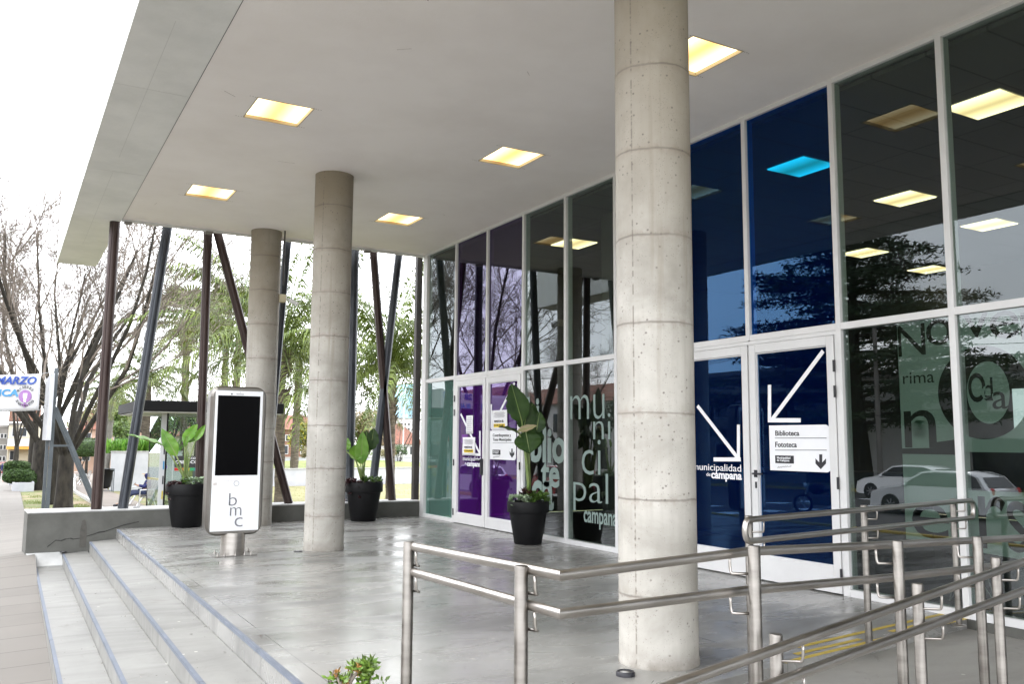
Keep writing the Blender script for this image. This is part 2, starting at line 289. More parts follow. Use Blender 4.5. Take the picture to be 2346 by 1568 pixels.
def paving(name, c1, c2, cm, sx, sy, mott=.3):
    m, n, l, b = newmat(name); br = n.new('ShaderNodeTexBrick'); br.offset = 0; br.inputs['Scale'].default_value = 1; br.inputs['Brick Width'].default_value = sx; br.inputs['Row Height'].default_value = sy
    br.inputs['Mortar Size'].default_value = .012; br.inputs['Color1'].default_value = (*c1, 1); br.inputs['Color2'].default_value = (*c2, 1); br.inputs['Mortar'].default_value = (*cm, 1)
    v = mapped(n, l); l.new(v, br.inputs[0]); c = mixc(n, l, rng(n, l, noise(n, l, v, .8, 8), .3, .7, 0, mott), br.outputs[0], (.19, .172, .15))
    c = mixc(n, l, rng(n, l, noise(n, l, v, 1.2, 5), .68, .76, 0, .3), c, (.20, .12, .105))
    l.new(c, b.inputs['Base Color']); b.inputs['Roughness'].default_value = .8; bumpn(n, l, b, noise(n, l, v, 40, 4), .1, .004); return m
MT['pave'] = paving('sidewalk_tiles', (.128, .117, .104), (.152, .140, .125), (.072, .066, .058), 2.4, .62)
MT['path'] = paving('path_slabs', (0.155, 0.1271, 0.1054), (0.1736, 0.1457, 0.124), (0.093, 0.0744, 0.062), 1.2, 2.2)
def ground_mat():
    m, n, l, b = newmat('park_ground'); v = mapped(n, l)
    c = mixc(n, l, rng(n, l, noise(n, l, v, .35, 8, .65, .5), .42, .56, 0, 1), (.26, .185, .12), (.10, .13, .03)); c = mixc(n, l, rng(n, l, noise(n, l, v, 9, 6, .7), .35, .7, 0, .55), c, (.15, .165, .065))
    l.new(c, b.inputs['Base Color']); b.inputs['Roughness'].default_value = .95; bumpn(n, l, b, noise(n, l, v, 22, 5), .5, .03); return m
MT['ground'] = ground_mat()
MT['lawn'] = M('lawn_grass', (0.1054, 0.1488, 0.0217), (0.2108, 0.2232, 0.062), 2.2, .9, bump=.6, bscale=30)
MT['lawn_dry'] = M('lawn_dry', (0.144, 0.15, 0.042), (0.276, 0.24, 0.12), 1.4, .9, bump=.6, bscale=30)
MT['asphalt'] = M('asphalt', (0.036, 0.036, 0.0376), (0.068, 0.0664, 0.064), 4, .8, bump=.2)

# ------------------------------------------------------------------ mesh helpers
class MB:
    def __init__(s): s.v = []; s.f = []
    def quad(s, *p): i = len(s.v); s.v += [Vector(q) for q in p]; s.f.append(tuple(range(i, i + len(p)))); return s
    def obox(s, c, ax, ay, az):
        c = Vector(c); i = len(s.v)
        for k in range(8): s.v.append(c + Vector(ax) * (1 if k & 1 else -1) + Vector(ay) * (1 if k & 2 else -1) + Vector(az) * (1 if k & 4 else -1))
        s.f += [(i, i + 2, i + 3, i + 1), (i + 4, i + 5, i + 7, i + 6), (i, i + 1, i + 5, i + 4), (i + 2, i + 6, i + 7, i + 3), (i, i + 4, i + 6, i + 2), (i + 1, i + 3, i + 7, i + 5)]; return s
    def box(s, x0, x1, y0, y1, z0, z1):
        return s.obox(((x0 + x1) / 2, (y0 + y1) / 2, (z0 + z1) / 2), (abs(x1 - x0) / 2, 0, 0), (0, abs(y1 - y0) / 2, 0), (0, 0, abs(z1 - z0) / 2))
    def tube(s, pts, rad, n=10, cap=True, phase=0):
        pts = [Vector(p) for p in pts]
        if isinstance(rad, (int, float)): rad = [rad] * len(pts)
        base = len(s.v); u = None
        for k, p in enumerate(pts):
            d = (pts[min(k + 1, len(pts) - 1)] - pts[max(k - 1, 0)])
            d = d.normalized() if d.length > 1e-9 else Vector((0, 0, 1))
            if 0 < k < len(pts) - 1:
                d1 = (pts[k] - pts[k - 1]).normalized(); d2 = (pts[k + 1] - pts[k]).normalized(); d = (d1 + d2).normalized() if (d1 + d2).length > .01 else d1
            if u is None: u = d.cross(Vector((0, 0, 1)) if abs(d.z) < .9 else Vector((1, 0, 0))).normalized()
            else: u = (u - d * u.dot(d)); u = u.normalized() if u.length > 1e-6 else d.orthogonal().normalized()
            v = d.cross(u); sc_ = 1
            if 0 < k < len(pts) - 1: sc_ = 1 / max(.5, math.sqrt((1 + d1.dot(d2)) / 2))
            for a in range(n):
                t = 2 * math.pi * a / n + phase; s.v.append(p + (u * math.cos(t) * (sc_ if n > 6 else 1) + v * math.sin(t)) * rad[k] if False else p + (u * math.cos(t) + v * math.sin(t)) * rad[k])
        for k in range(len(pts) - 1):
            for a in range(n):
                b = (a + 1) % n; s.f.append((base + k * n + a, base + k * n + b, base + (k + 1) * n + b, base + (k + 1) * n + a))
        if cap:
            s.f.append(tuple(base + a for a in reversed(range(n)))); e = base + (len(pts) - 1) * n; s.f.append(tuple(e + a for a in range(n)))
        return s
    def lathe(s, c, prof, n=32, cap=True, sx=1, sy=1):
        c = Vector(c); b = len(s.v)
        for r, z in prof:
            for a in range(n): t = 2 * math.pi * a / n; s.v.append(c + Vector((r * sx * math.cos(t), r * sy * math.sin(t), z)))
        for k in range(len(prof) - 1):
            for a in range(n): q = (a + 1) % n; s.f.append((b + k * n + a, b + k * n + q, b + (k + 1) * n + q, b + (k + 1) * n + a))
        if cap: s.f.append(tuple(b + a for a in reversed(range(n)))); e = b + (len(prof) - 1) * n; s.f.append(tuple(e + a for a in range(n)))
        return s
    def prism(s, poly, o, u, v, w_):   # poly in (u,v) from origin o, thickness vector w_
        o, u, v, w_ = Vector(o), Vector(u), Vector(v), Vector(w_); b = len(s.v); n = len(poly)
        for p in poly: s.v.append(o + u * p[0] + v * p[1])
        for p in poly: s.v.append(o + u * p[0] + v * p[1] + w_)
        s.f.append(tuple(b + i for i in reversed(range(n)))); s.f.append(tuple(b + n + i for i in range(n)))
        for i in range(n): j = (i + 1) % n; s.f.append((b + i, b + j, b + n + j, b + n + i))
        return s
    def ball(s, c, r, n=10, m=6, sc_=(1, 1, 1)):
        c = Vector(c); b = len(s.v)
        for i in range(1, m):
            ph = math.pi * i / m
            for a in range(n): t = 2 * math.pi * a / n; s.v.append(c + Vector((r * sc_[0] * math.sin(ph) * math.cos(t), r * sc_[1] * math.sin(ph) * math.sin(t), r * sc_[2] * math.cos(ph))))
        s.v.append(c + Vector((0, 0, r * sc_[2]))); s.v.append(c - Vector((0, 0, r * sc_[2]))); T = b + (m - 1) * n
        for i in range(m - 2):
            for a in range(n): q = (a + 1) % n; s.f.append((b + i * n + a, b + (i + 1) * n + a, b + (i + 1) * n + q, b + i * n + q))
        for a in range(n): q = (a + 1) % n; s.f.append((T, b + a, b + q)); s.f.append((T + 1, b + (m - 2) * n + q, b + (m - 2) * n + a))
        return s
    def build(s, name, mat, parent=None, smooth=False, bevel=0, seg=2):
        me = bpy.data.meshes.new(name); off = wloc(parent) if parent else Vector((0, 0, 0))
        me.from_pydata([tuple(p - off) for p in s.v], [], s.f); me.materials.append(mat if not isinstance(mat, str) else MT[mat])
        o = bpy.data.objects.new(name, me); col.objects.link(o)
        if parent: o.parent = parent
        if smooth:
            me.polygons.foreach_set('use_smooth', [True] * len(me.polygons))
            if smooth != 'all': me.set_sharp_from_angle(angle=R_(40))
        if bevel: b = o.modifiers.new('bevel', 'BEVEL'); b.width = bevel; b.segments = seg; b.limit_method = 'ANGLE'
        return o
def wloc(o):
    v = Vector((0, 0, 0))
    while o: v = v + o.location; o = o.parent
    return v
def tag(o, label=None, cat=None, group=None, kind=None):
    if label: o['label'] = label
    if cat: o['category'] = cat
    if group: o['group'] = group
    if kind: o['kind'] = kind
    return o
def thing(name, label, cat, loc=(0, 0, 0), group=None):
    o = bpy.data.objects.new(name, None); o.empty_display_size = .2; col.objects.link(o); o.location = loc; return tag(o, label, cat, group)
def copy_tree(o, parent=None):
    c = o.copy(); col.objects.link(c)
    if parent: c.parent = parent
    for ch in [x for x in o.children]: copy_tree(ch, c)
    return c
def struct(name, mb, mat, **k): return tag(mb.build(name, mat, **k), kind='structure')

# text: mesh fitted into a rectangle on a plane: origin o (lower left), u right, v up
def text_mesh(name, txt, o, u, v, wd, ht, mat, parent, bold=0.0, th=.003, shear=0, spacing=1.0, nrm=None):
    cu = bpy.data.curves.new('lettering', 'FONT'); cu.body = txt; cu.offset = bold; cu.shear = shear; cu.space_character = spacing; cu.resolution_u = 3; cu.space_line = .8
    ob = bpy.data.objects.new('tmp', cu); col.objects.link(ob); bpy.context.view_layer.update()
    me = bpy.data.meshes.new_from_object(ob.evaluated_get(bpy.context.evaluated_depsgraph_get())); bpy.data.objects.remove(ob)
    vs_ = [x.co.copy() for x in me.vertices]; fs = [tuple(p.vertices) for p in me.polygons]
    x0, x1 = min(p.x for p in vs_), max(p.x for p in vs_); y0, y1 = min(p.y for p in vs_), max(p.y for p in vs_)
    u, v, o = Vector(u), Vector(v), Vector(o); nn = Vector(nrm) if nrm else u.cross(v)
    mb = MB()
    for k in (0, 1):
        for p in vs_: mb.v.append(o + u * ((p.x - x0) / (x1 - x0) * wd) + v * ((p.y - y0) / (y1 - y0) * ht) + nn * th * k)
    nV = len(vs_); ec = {}
    for f in fs:
        mb.f.append(tuple(reversed(f))); mb.f.append(tuple(i + nV for i in f))
        for a, b in zip(f, f[1:] + f[:1]): ec[(a, b)] = 1
    for (a, b) in ec:
        if (b, a) not in ec: mb.f.append((a, b, b + nV, a + nV))
    bpy.data.meshes.remove(me)
    return mb.build(name, mat, parent)

XF = 7.32
def ftext(name, txt, p0, p1, mat, parent, bold=0, off=.016, **k):
    # p0 = lower-left picture point, p1 = upper-right picture point, both on the glass front
    a = onx(p0, XF); b = onx(p1, XF); return text_mesh(name, txt, (XF - off, a.y, a.z), (0, -1, 0), (0, 0, 1), a.y - b.y, b.z - a.z, mat, parent, bold, nrm=(-1, 0, 0), **k)
def fbar(mb, p, q, wd, off=.016, th=.003):
    a = onx(p, XF); b = onx(q, XF); a.x = b.x = XF - off; d = (b - a).normalized(); s = d.cross(Vector((1, 0, 0))).normalized()
    c = (a + b) / 2; mb.obox(c, d * ((b - a).length / 2), s * wd / 2, Vector((th / 2, 0, 0)))
def frect(mb, p, q, off=.016, th=.003, rad=0):
    a = onx(p, XF); b = onx(q, XF); y0, y1, z0, z1 = min(a.y, b.y), max(a.y, b.y), min(a.z, b.z), max(a.z, b.z)
    mb.box(XF - off - th, XF - off, y0, y1, z0, z1); return (y1, z0, y1 - y0, z1 - z0)

# ================================================================== SETTING
def strip(rows, dz=0.0, GP=GP, GL=None):     # rows of (y, x_left, x_right), draped on the ground profile
    ys = sorted(set([r[0] for r in rows] + [g[0] for g in GP if rows[0][0] < g[0] < rows[-1][0]])); mb = MB()
    def at(y):
        for a, b in zip(rows, rows[1:]):
            if y <= b[0]: t = (y - a[0]) / (b[0] - a[0]); return a[1] + (b[1] - a[1]) * t, a[2] + (b[2] - a[2]) * t
        return rows[-1][1:]
    for y in ys: xl, xr = at(y); mb.v += [Vector((xl, y, gz(y, GL or GP) + dz)), Vector((xr, y, gz(y, GP) + dz))]
    for i in range(len(ys) - 1): mb.f.append((2 * i, 2 * i + 1, 2 * i + 3, 2 * i + 2))
    return mb
struct('ground', strip([(-400, -500, 600), (900, -500, 600)], -.03), 'ground')
struct('sidewalk', strip([(-60, -5.2, 3), (3.6, -5.2, 3), (3.61, -5.2, .515), (15.9, -5.2, .572), (16.25, -5.2, .56), (16.3, -5.2, .42), (16.9, -5.2, .42), (17.1, -5.2, .55), (36, -5.0, .84), (110, -5.0, 1.67), (200, -5, 2.5)], 0, GPS, GP), 'pave')
struct('road', strip([(-60, -24, -5.4), (200, -24, -5.2)], -.02), 'asphalt')
kb = MB()
for xx in (-5.35, -24.2):
    for a, b in zip(GP, GP[1:]):
        if b[0] > -61 and a[0] < 199:
            y0, y1 = max(a[0], -60), min(b[0], 200); kb.obox((xx, (y0 + y1) / 2, (gz(y0) + gz(y1)) / 2), (.09, 0, 0), (0, (y1 - y0) / 2, (gz(y1) - gz(y0)) / 2), (0, 0, .12))
struct('kerb', kb, 'yellow_paint')
cwk = MB()
for k in range(9):
    x = -7 - k * 1.9; cwk.v += [Vector((x - .45, 22, gz(22) - .014)), Vector((x + .45, 22, gz(22) - .014)), Vector((x + .45, 26, gz(26) - .014)), Vector((x - .45, 26, gz(26) - .014))]; cwk.f.append((4 * k, 4 * k + 1, 4 * k + 2, 4 * k + 3))
struct('road_markings', cwk, 'white_vinyl')
struct('path', strip([(24, 3.0, 4.3), (30, 3.15, 4.55), (37, 3.3, 4.95), (41, 3.44, 5.2), (55, 3.7, 5.5), (80, 5.3, 7.3), (117, 7.7, 10.5), (140, 9.3, 12)], .004), 'path')
pk = MB()
for (ya, xa), (yb, xb) in zip([(24, 3.0), (30, 3.15), (37, 3.3), (41, 3.44), (55, 3.7), (80, 5.3)], [(30, 3.15), (37, 3.3), (41, 3.44), (55, 3.7), (80, 5.3), (117, 7.7)]):
    pk.obox(((xa + xb) / 2, (ya + yb) / 2, (gz(ya) + gz(yb)) / 2 + .02), (.07, 0, 0), ((xb - xa) / 2, (yb - ya) / 2, (gz(yb) - gz(ya)) / 2), (0, 0, .08))
struct('path_edging', pk, 'walltop')
struct('lawn', strip([(24, 5.6, 45), (57.5, 7, 60)], .006), 'lawn_dry')

# grass tufts on the strip beside the sidewalk and on the lawn: uncountable
gt = MB(); rnd = random.Random(3)
for i in range(9000):
    y = rnd.uniform(18, 52)
    if i % 3: x = rnd.uniform(1.0, 3.1)
    else: x = rnd.uniform(5.8, 26)
    if math.sin(x * 2.3 + y * .7) + math.sin(y * 1.1 - x) < .2 and i % 3: continue
    h = rnd.uniform(.03, .09); a = rnd.uniform(0, 6.3); dx, dy = math.cos(a) * .012, math.sin(a) * .012; lx, ly = rnd.uniform(-.03, .03), rnd.uniform(-.03, .03); z = gz(y)
    gt.quad((x - dx, y - dy, z), (x + dx, y + dy, z), (x + lx, y + ly, z + h))
tag(gt.build('grass', 'lawn'), 'short patchy green grass growing beside the pavement and on the park lawn', 'grass', kind='stuff')

# terrace: platform slab and ledge
YB = 16.2
pf = MB(); pf.prism([(1.70 + .03, -3), (XF + .05, -3), (XF + .05, 3.35), (7.6, 4.78), (4.17, 4.32), (3.3, 4.2), (3.3, 2.75), (1.66 + .03, 2.75)], (0, 0, -1.0), (1, 0, 0), (0, 1, 0), (0, 0, .0001))
pl = MB()
# plan outline of the upper slab: step edge on the left, ramp recess on the right
out = [(1.66 - .0065 * .55, 2.45), (1.745 + .0065 * .22, YB + .02), (XF + .06, YB + .02), (XF + .06, 4.74), (7.46, 4.74), (4.73, 4.40), (4.17, 4.32), (3.1, 4.18), (3.1, 2.45)]
pl.prism(out, (0, 0, -1.1), (1, 0, 0), (0, 1, 0), (0, 0, 1.1))
struct('platform', pl, 'floor', bevel=.006)
rs = MB(); rs.prism([(3.1, -3), (XF + .06, -3), (XF + .06, 4.74), (4.73, 4.40), (3.1, 4.18)], (0, 0, -1.1), (1, 0, 0), (0, 1, 0), (0, 0, 1.02))
rs.prism([(.6, -3), (3.1, -3), (3.1, 2.45), (.6, 2.45)], (0, 0, -1.1), (1, 0, 0), (0, 1, 0), (0, 0, .45))
struct('ramp_surface', rs, 'ramp')

# steps
st = thing('entrance_steps', 'four wide pale concrete steps with metal edge strips down to the pavement', 'steps', (1.2, 10, -.7))
bodies = MB()
edges = [((1.66, 3.0), (1.745, 16.0)), ((1.27, 3.0), (1.335, 15.93)), ((.885, 3.0), (.955, 15.95)), ((.50, 3.0), (.575, 15.95))]
for k in (1, 2, 3):
    (xa, ya), (xb, yb) = edges[k]; (xa2, _), (xb2, _) = edges[k - 1]
    bodies.prism([(xa, ya), (xa2 - .001 + .0, ya), (xb2 - .001, YB), (xb, yb)], (0, 0, -1.1), (1, 0, 0), (0, 1, 0), (0, 0, 1.1 - .172 * k))
bodies.build('tread_body', 'step', st, bevel=.004)
for k in range(4):
    (xa, ya), (xb, yb) = edges[k]; z = -.172 * k; nb = MB(); seg = 5
    cuts = [0, .27, .55, .8, 1]
    for a, b in zip(cuts, cuts[1:]):
        pa = Vector((xa + (xb - xa) * a, ya + (yb - ya) * a + .003, z)); pb = Vector((xa + (xb - xa) * b, ya + (yb - ya) * b - .003, z)); d = (pb - pa).normalized(); nn = Vector((d.y, -d.x, 0)); jit = random.uniform(-.0015, .0015)
        nb.obox((pa + pb) / 2 + nn * (.012 + jit) + Vector((0, 0, .0)), d * (pb - pa).length / 2, nn * .015, (0, 0, .003))
        nb.obox((pa + pb) / 2 + nn * (-.002 + jit) + Vector((0, 0, -.012)), d * (pb - pa).length / 2, nn * .003, (0, 0, .013))
    nb.build('step_nosing', 'nosing', st)
# worn sloping slab where the lowest steps meet the low wall
sl = MB()
for q_ in (((.44, 16.195, -.335), (.575, 15.85, -.508), (.955, 15.85, -.50), (.955, 16.195, -.335)),):
    b0 = len(sl.v); sl.v += [Vector(v) for v in q_] + [Vector(v) - Vector((0, 0, .04)) for v in q_]
    sl.f += [tuple(b0 + t for t in range(4)), tuple(b0 + 7 - t for t in range(4))] + [(b0 + t, b0 + 4 + t, b0 + 4 + (t + 1) % 4, b0 + (t + 1) % 4) for t in range(4)]
sl.build('corner_slab', M('pale_slab', (.34, .34, .33), (.44, .44, .43), 3, .7), st)
# bits of dry leaf, grit and gum on the steps and terrace: uncountable
lt = MB(); rl_ = random.Random(5)
def bit(x, y, z, s, a):
    d = Vector((math.cos(a), math.sin(a), 0)) * s; e_ = Vector((-math.sin(a), math.cos(a), 0)) * s * .55; c = Vector((x, y, z + .0025)); lt.quad(c - d, c - e_, c + d + Vector((0, 0, s * .3)), c + e_)
for k in range(700):
    y = rl_.uniform(4.6, 15.8)
    if k % 2: j = rl_.choice((1, 2, 3)); f = rl_.random() ** 2.2; xe = edges[j - 1][0][0]; x = xe - .012 - f * .33 + (y - 3) / 13 * .07; z = -.172 * j
    else: x = rl_.uniform(1.8, 7.2); z = 0
    bit(x, y, z, rl_.uniform(.003, .011) * (1 if k % 9 else 1.8), rl_.uniform(0, 6))
tag(lt.build('grit', M('grit', (.05, .035, .025), (.40, .38, .34), 11, .9, lo=.45, hi=.55)), 'small bits of dry leaf and grit scattered on the steps and terrace', 'grit', kind='stuff')
# low wall with slanted poles standing on it
lw = thing('low_wall', 'low grey rendered wall with a pale top and a long jagged crack, closing the terrace end', 'wall', (4, 16.5, -.6))
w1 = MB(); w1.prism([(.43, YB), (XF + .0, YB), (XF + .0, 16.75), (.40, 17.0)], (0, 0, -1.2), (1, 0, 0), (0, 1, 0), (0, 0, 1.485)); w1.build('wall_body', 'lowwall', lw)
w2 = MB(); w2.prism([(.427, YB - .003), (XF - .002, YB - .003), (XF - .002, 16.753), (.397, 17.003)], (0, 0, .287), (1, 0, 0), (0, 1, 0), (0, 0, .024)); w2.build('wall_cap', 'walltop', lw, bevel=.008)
ck = MB(); cp = [ony(cW(*q), YB) for q in [(715, 855), (722, 780), (770, 745), (850, 680), (935, 686), (1000, 662), (1075, 650), (1120, 662), (1210, 650), (1290, 628), (1420, 590), (1500, 560), (1600, 545), (1760, 490), (1880, 450), (1990, 425), (2120, 395)]]
for a, b in zip(cp, cp[1:]):
    a = a.copy(); b = b.copy(); a.y = b.y = YB - .001; d = (b - a); ck.obox((a + b) / 2, d * .52, Vector((0, .0012, 0)), Vector((0, 0, random.uniform(.006, .011))))
ck.build('crack', 'joint', lw)
sn = MB(); sn.lathe((1.12, YB, -.02), [(.001, 0)], 3, False)
sn = MB(); pts = [(-.045, -.30), (.055, -.30), (.055, 0), (.035, .12), (.012, .15), (-.02, .14), (-.045, .0)]
q = ony(cW(1255, 790), YB); sn.prism([(a, b + .30) for a, b in pts], (q.x, YB - .0015, q.z), (1, 0, 0), (0, 0, 1), (0, -.001, 0)); sn.build('damp_stain', M('damp_render', (.045, .042, .036), (.075, .07, .06), 8, .6), lw)

# ================================================================== BUILDING
B = thing('library_building', 'glass fronted library with a deep flat white canopy on round concrete columns', 'building', (XF, 8, 0))
ZC = 5.30
YN = -4.0
# ceiling openings for the lamps
lamp_xy = [(x, y) for y in (9.55, 13.43, 5.93, 2.1, -1.8) for x in (2.24, 5.385)]
LS = .63; LSY = .67
def ceiling_with_holes(x0, x1, y0, y1, z, holes, th, sx, sy):
    mb = MB(); xs = sorted({x0, x1, *[h[0] for h in holes], *[h[0] + sx for h in holes]}); ys = sorted({y0, y1, *[h[1] for h in holes], *[h[1] + sy for h in holes]})
    for xa, xb in zip(xs, xs[1:]):
        for ya, yb in zip(ys, ys[1:]):
            cxm, cym = (xa + xb) / 2, (ya + yb) / 2
            if any(h[0] < cxm < h[0] + sx and h[1] < cym < h[1] + sy for h in holes): continue
            mb.quad((xa, ya, z), (xa, yb, z), (xb, yb, z), (xb, ya, z)); mb.quad((xa, ya, z + th), (xb, ya, z + th), (xb, yb, z + th), (xa, yb, z + th))
    return mb
cs = ceiling_with_holes(1.577, XF + .12, YN, 16.12, ZC, lamp_xy, .35, LS, LSY)
cs.box(1.577, XF + .12, 16.121, 16.16, ZC - .02, ZC + .5)
cs.build('soffit', 'soffit', B)
rf = MB(); rf.box(.8, 18, YN, 16.3, 5.9, 6.6); rf.build('roof_slab', 'beam', B)
bm = MB(); bm.box(.79, 1.572, YN, 21.1, ZC - .012, 6.9); bo = bm.build('edge_beam', 'beam', B, bevel=.008)
bs = MB()
for yy in (3.0, 6.5, 9.9, 13.3, 16.7, 20.1): bs.box(.80, 1.56, yy, yy + .004, ZC - .0135, ZC - .0125)
for a, b in ((2, 7.6), (8.1, 12.6), (13.4, 18.8)): bs.box(1.13, 1.134, a, b, ZC - .0135, ZC - .0125)
bs.build('formwork_mark', M('formwork_line', (.56, .56, .545)), bo)
jt = MB(); jt.box(1.5725, 1.5765, YN, 16.1, ZC - .006, ZC + .02); jt.build('beam_joint', 'joint', B)
gt_ = MB(); gt_.box(1.56, XF, 16.165, 16.24, ZC - .055, ZC + .03); g = gt_.build('gutter', 'white_alu', B)
for x in (1.66, 3.02, 6.05): br_ = MB(); br_.box(x - .06, x + .06, 16.14, 16.27, ZC - .09, ZC - .056); br_.build('gutter_bracket', 'concrete_far', g)
# lamps
def lamp_proto():
    lp = MB(); x, y, z = 0, 0, 0
    h = .16
    lp.quad((x, y, z), (x, y, z + h), (x, y + LSY, z + h), (x, y + LSY, z)); lp.quad((x + LS, y, z), (x + LS, y + LSY, z), (x + LS, y + LSY, z + h), (x + LS, y, z + h))
    lp.quad((x, y, z), (x + LS, y, z), (x + LS, y, z + h), (x, y, z + h)); lp.quad((x, y + LSY, z), (x, y + LSY, z + h), (x + LS, y + LSY, z + h), (x + LS, y + LSY, z))
    return lp
lampbox = M('lamp_housing', (.42, .36, .25), (.5, .42, .3), 4, .5)
for i, (x, y) in enumerate(lamp_xy):
    e = bpy.data.objects.new('ceiling_lamp', None); col.objects.link(e); e.parent = B; e.location = Vector((x + LS / 2, y + LSY / 2, ZC)) - B.location
    if i == 0:
        hb = lamp_proto(); hb.v = [v + Vector((x, y, ZC)) for v in hb.v]; H0 = hb.build('lamp_housing', lampbox, e)
        df = MB(); df.box(x + .004, x + LS - .004, y + .004, y + LSY - .004, ZC + .035, ZC + .05); D0 = df.build('diffuser', 'lamp_out', e)
        rm = MB(); t_ = .012
        for (a, b, c, d) in ((x - t_, x + LS + t_, y - t_, y), (x - t_, x + LS + t_, y + LSY, y + LSY + t_), (x - t_, x, y, y + LSY), (x + LS, x + LS + t_, y, y + LSY)): rm.box(a, b, c, d, ZC - .004, ZC + .001)
        T0 = rm.build('lamp_trim', lampbox, e)
    else:
        for s_ in (H0, D0, T0): c = s_.copy(); col.objects.link(c); c.parent = e
sm_ = MB()
for (x, y) in lamp_xy:
    for (a, b, u_, v_) in ((x, y, -1, 0), (x + LS, y, 1, 0), (x, y + LSY, -1, .3), (x + LS, y + LSY, 1, -.2)):
        for k in range(3): sm_.obox((a + u_ * (.03 + .03 * k), b + v_ * .04 + random.uniform(-.008, .008), ZC - .0008), (.007, 0, 0), (0, .005, 0), (0, 0, .0006))
for k in range(7):
    a = Vector((random.uniform(1.8, 7), random.uniform(3, 15.5), ZC - .0008)); d = Vector((random.uniform(-1, 1), random.uniform(-1, 1), 0)).normalized() * random.uniform(.02, .12); sm_.obox(a, d, Vector((-d.y, d.x, 0)).normalized() * .0022, (0, 0, .0006))
sm_.build('soffit_marks', M('soffit_mark', (.34, .3, .27), (.5, .46, .42), 9), B)
# columns
RC = .272
for x, y in ((4.0, 4.86), (3.93, 11.93), (3.97, 15.86), (3.97, -2.2)):
    e = bpy.data.objects.new('column', None); 
    cm = MB(); prof = [(RC + .004, -.02), (RC + .006, .03), (RC, .05)] + [(RC, .05 + (ZC + .1 - .05) * k / 20) for k in range(1, 21)]
    me = cm.lathe((0, 0, 0), prof, 48)
    o = MB(); o.v = [v + Vector((x, y, 0)) for v in cm.v]; o.f = cm.f
    mesh = bpy.data.meshes.new('column'); mesh.from_pydata([tuple(v) for v in cm.v], [], cm.f); mesh.materials.append(MT['column']); mesh.polygons.foreach_set('use_smooth', [True] * len(mesh.polygons)); mesh.set_sharp_from_angle(angle=R_(50))
    ob = bpy.data.objects.new('column', mesh); col.objects.link(ob); ob.parent = B; ob.location = Vector((x, y, 0)) - B.location; ob.rotation_euler.z = {4.86: .12, 11.93: .5, 15.86: 2.1}.get(y, 0)
# conduit down column near wall
cd = MB(); cx_, cy_ = 3.97 + .27, 15.62; cd.tube([(cx_, cy_, 4.3), (cx_, cy_, ZC)], .014, 8); cd.build('conduit', 'pole_black', B)
# slanted steel poles
PY = 16.5
poles = [(cal1(630, 1320), (262, 535), .088, 'pole_brown', 14), (cal1(805, 1305), cN(105, 155), .085, 'pole_blue', 14), ((455, 1158), cN(413, 190), .08, 'pole_brown', 14), ((661.6, 1155), cN(483, 200), .082, 'pole_brown', 14),
         ((606, 1155), cN(1020, 265), .08, 'pole_blue', 14), ((800, 1150), cN(1535, 330), .085, 'pole_blue', 8), ((898.4, 1149.7), cN(1675, 345), .08, 'pole_brown', 8), ((850, 1150), cN(1870, 375), .08, 'pole_blue', 8), ((950.5, 1147), cN(2025, 400), .07, 'pole_black', 4)]
for a, b, r, m, n in poles:
    pa, pb = ony(a, PY), ony(b, PY); d = (pb - pa).normalized(); pa = pa + d * ((.305 - pa.z) / d.z); pb = pb + d * ((5.92 - pb.z) / d.z)
    q = MB(); q.tube([pa, pb], r * (1.2 if n == 4 else 1), n, phase=math.pi / n); po = q.build('slanted_pole', m, B, smooth=(n > 8))
    s_ = MB()
    side = d.cross(Vector((0, 1, 0))).normalized()
    if n == 14:
        for sg in (-1, 1): s_.tube([pa + side * sg * r * .55 + Vector((0, -r * .86, 0)), pb + side * sg * r * .55 + Vector((0, -r * .86, 0))], .007, 4)
        s_.build('weld_seam', m, po)

# glass front -------------------------------------------------------
MUL = [14.71, 13.46, 12.21, 10.96, 9.70, 8.45, 7.20, 5.95, 4.72, 3.47, 2.22, .97, -.28, -1.53, -2.78]
ZT = 2.68
for y in MUL:
    fr = MB()
    if abs(y - 13.46) < .01 or abs(y - 7.2) < .01: fr.box(XF - .045, XF + .08, y - .03, y + .03, ZT - .026, ZC)
    else: fr.box(XF - .045, XF + .08, y - .03, y + .03, 0, ZC)
    fr.build('mullion', 'white_alu', B, bevel=.004)
cpst = MB(); cpst.box(XF - .05, XF + .08, 16.0, 16.19, -.02, ZC); cpst.build('corner_post', 'white_alu', B, bevel=.004)
tr_ = MB(); ends = [16.0] + MUL + [YN]
for a, b in zip(ends, ends[1:]):
    hi, lo = a - (.03 if a != 16.0 else 0), b + .03
    if (abs(a - 14.71) < .01 or abs(a - 8.45) < .01): lo = b + .03 if False else b
    for za_, zb_, nm_ in ((ZT - .035, ZT + .035, 'transom'), (ZC - .05, ZC, 'head_frame'), (0, .07, 'bottom_frame')):
        if za_ == 0 and ((b + .01 > 12.2 and a < 14.72) or (b > 5.94 and a < 8.46)): continue
        tr_ = MB(); tr_.box(XF - .043, XF + .078, lo, hi, za_, zb_); tr_.build(nm_, 'white_alu', B, bevel=.004)
sk = MB(); sk.box(XF - .049, XF + .08, -4, 5.9, -.2, -.002); sk.build('sill', 'lowwall', B)
PURP = (14.71, 12.21); BLUE = (8.45, 5.95)
panes = {}
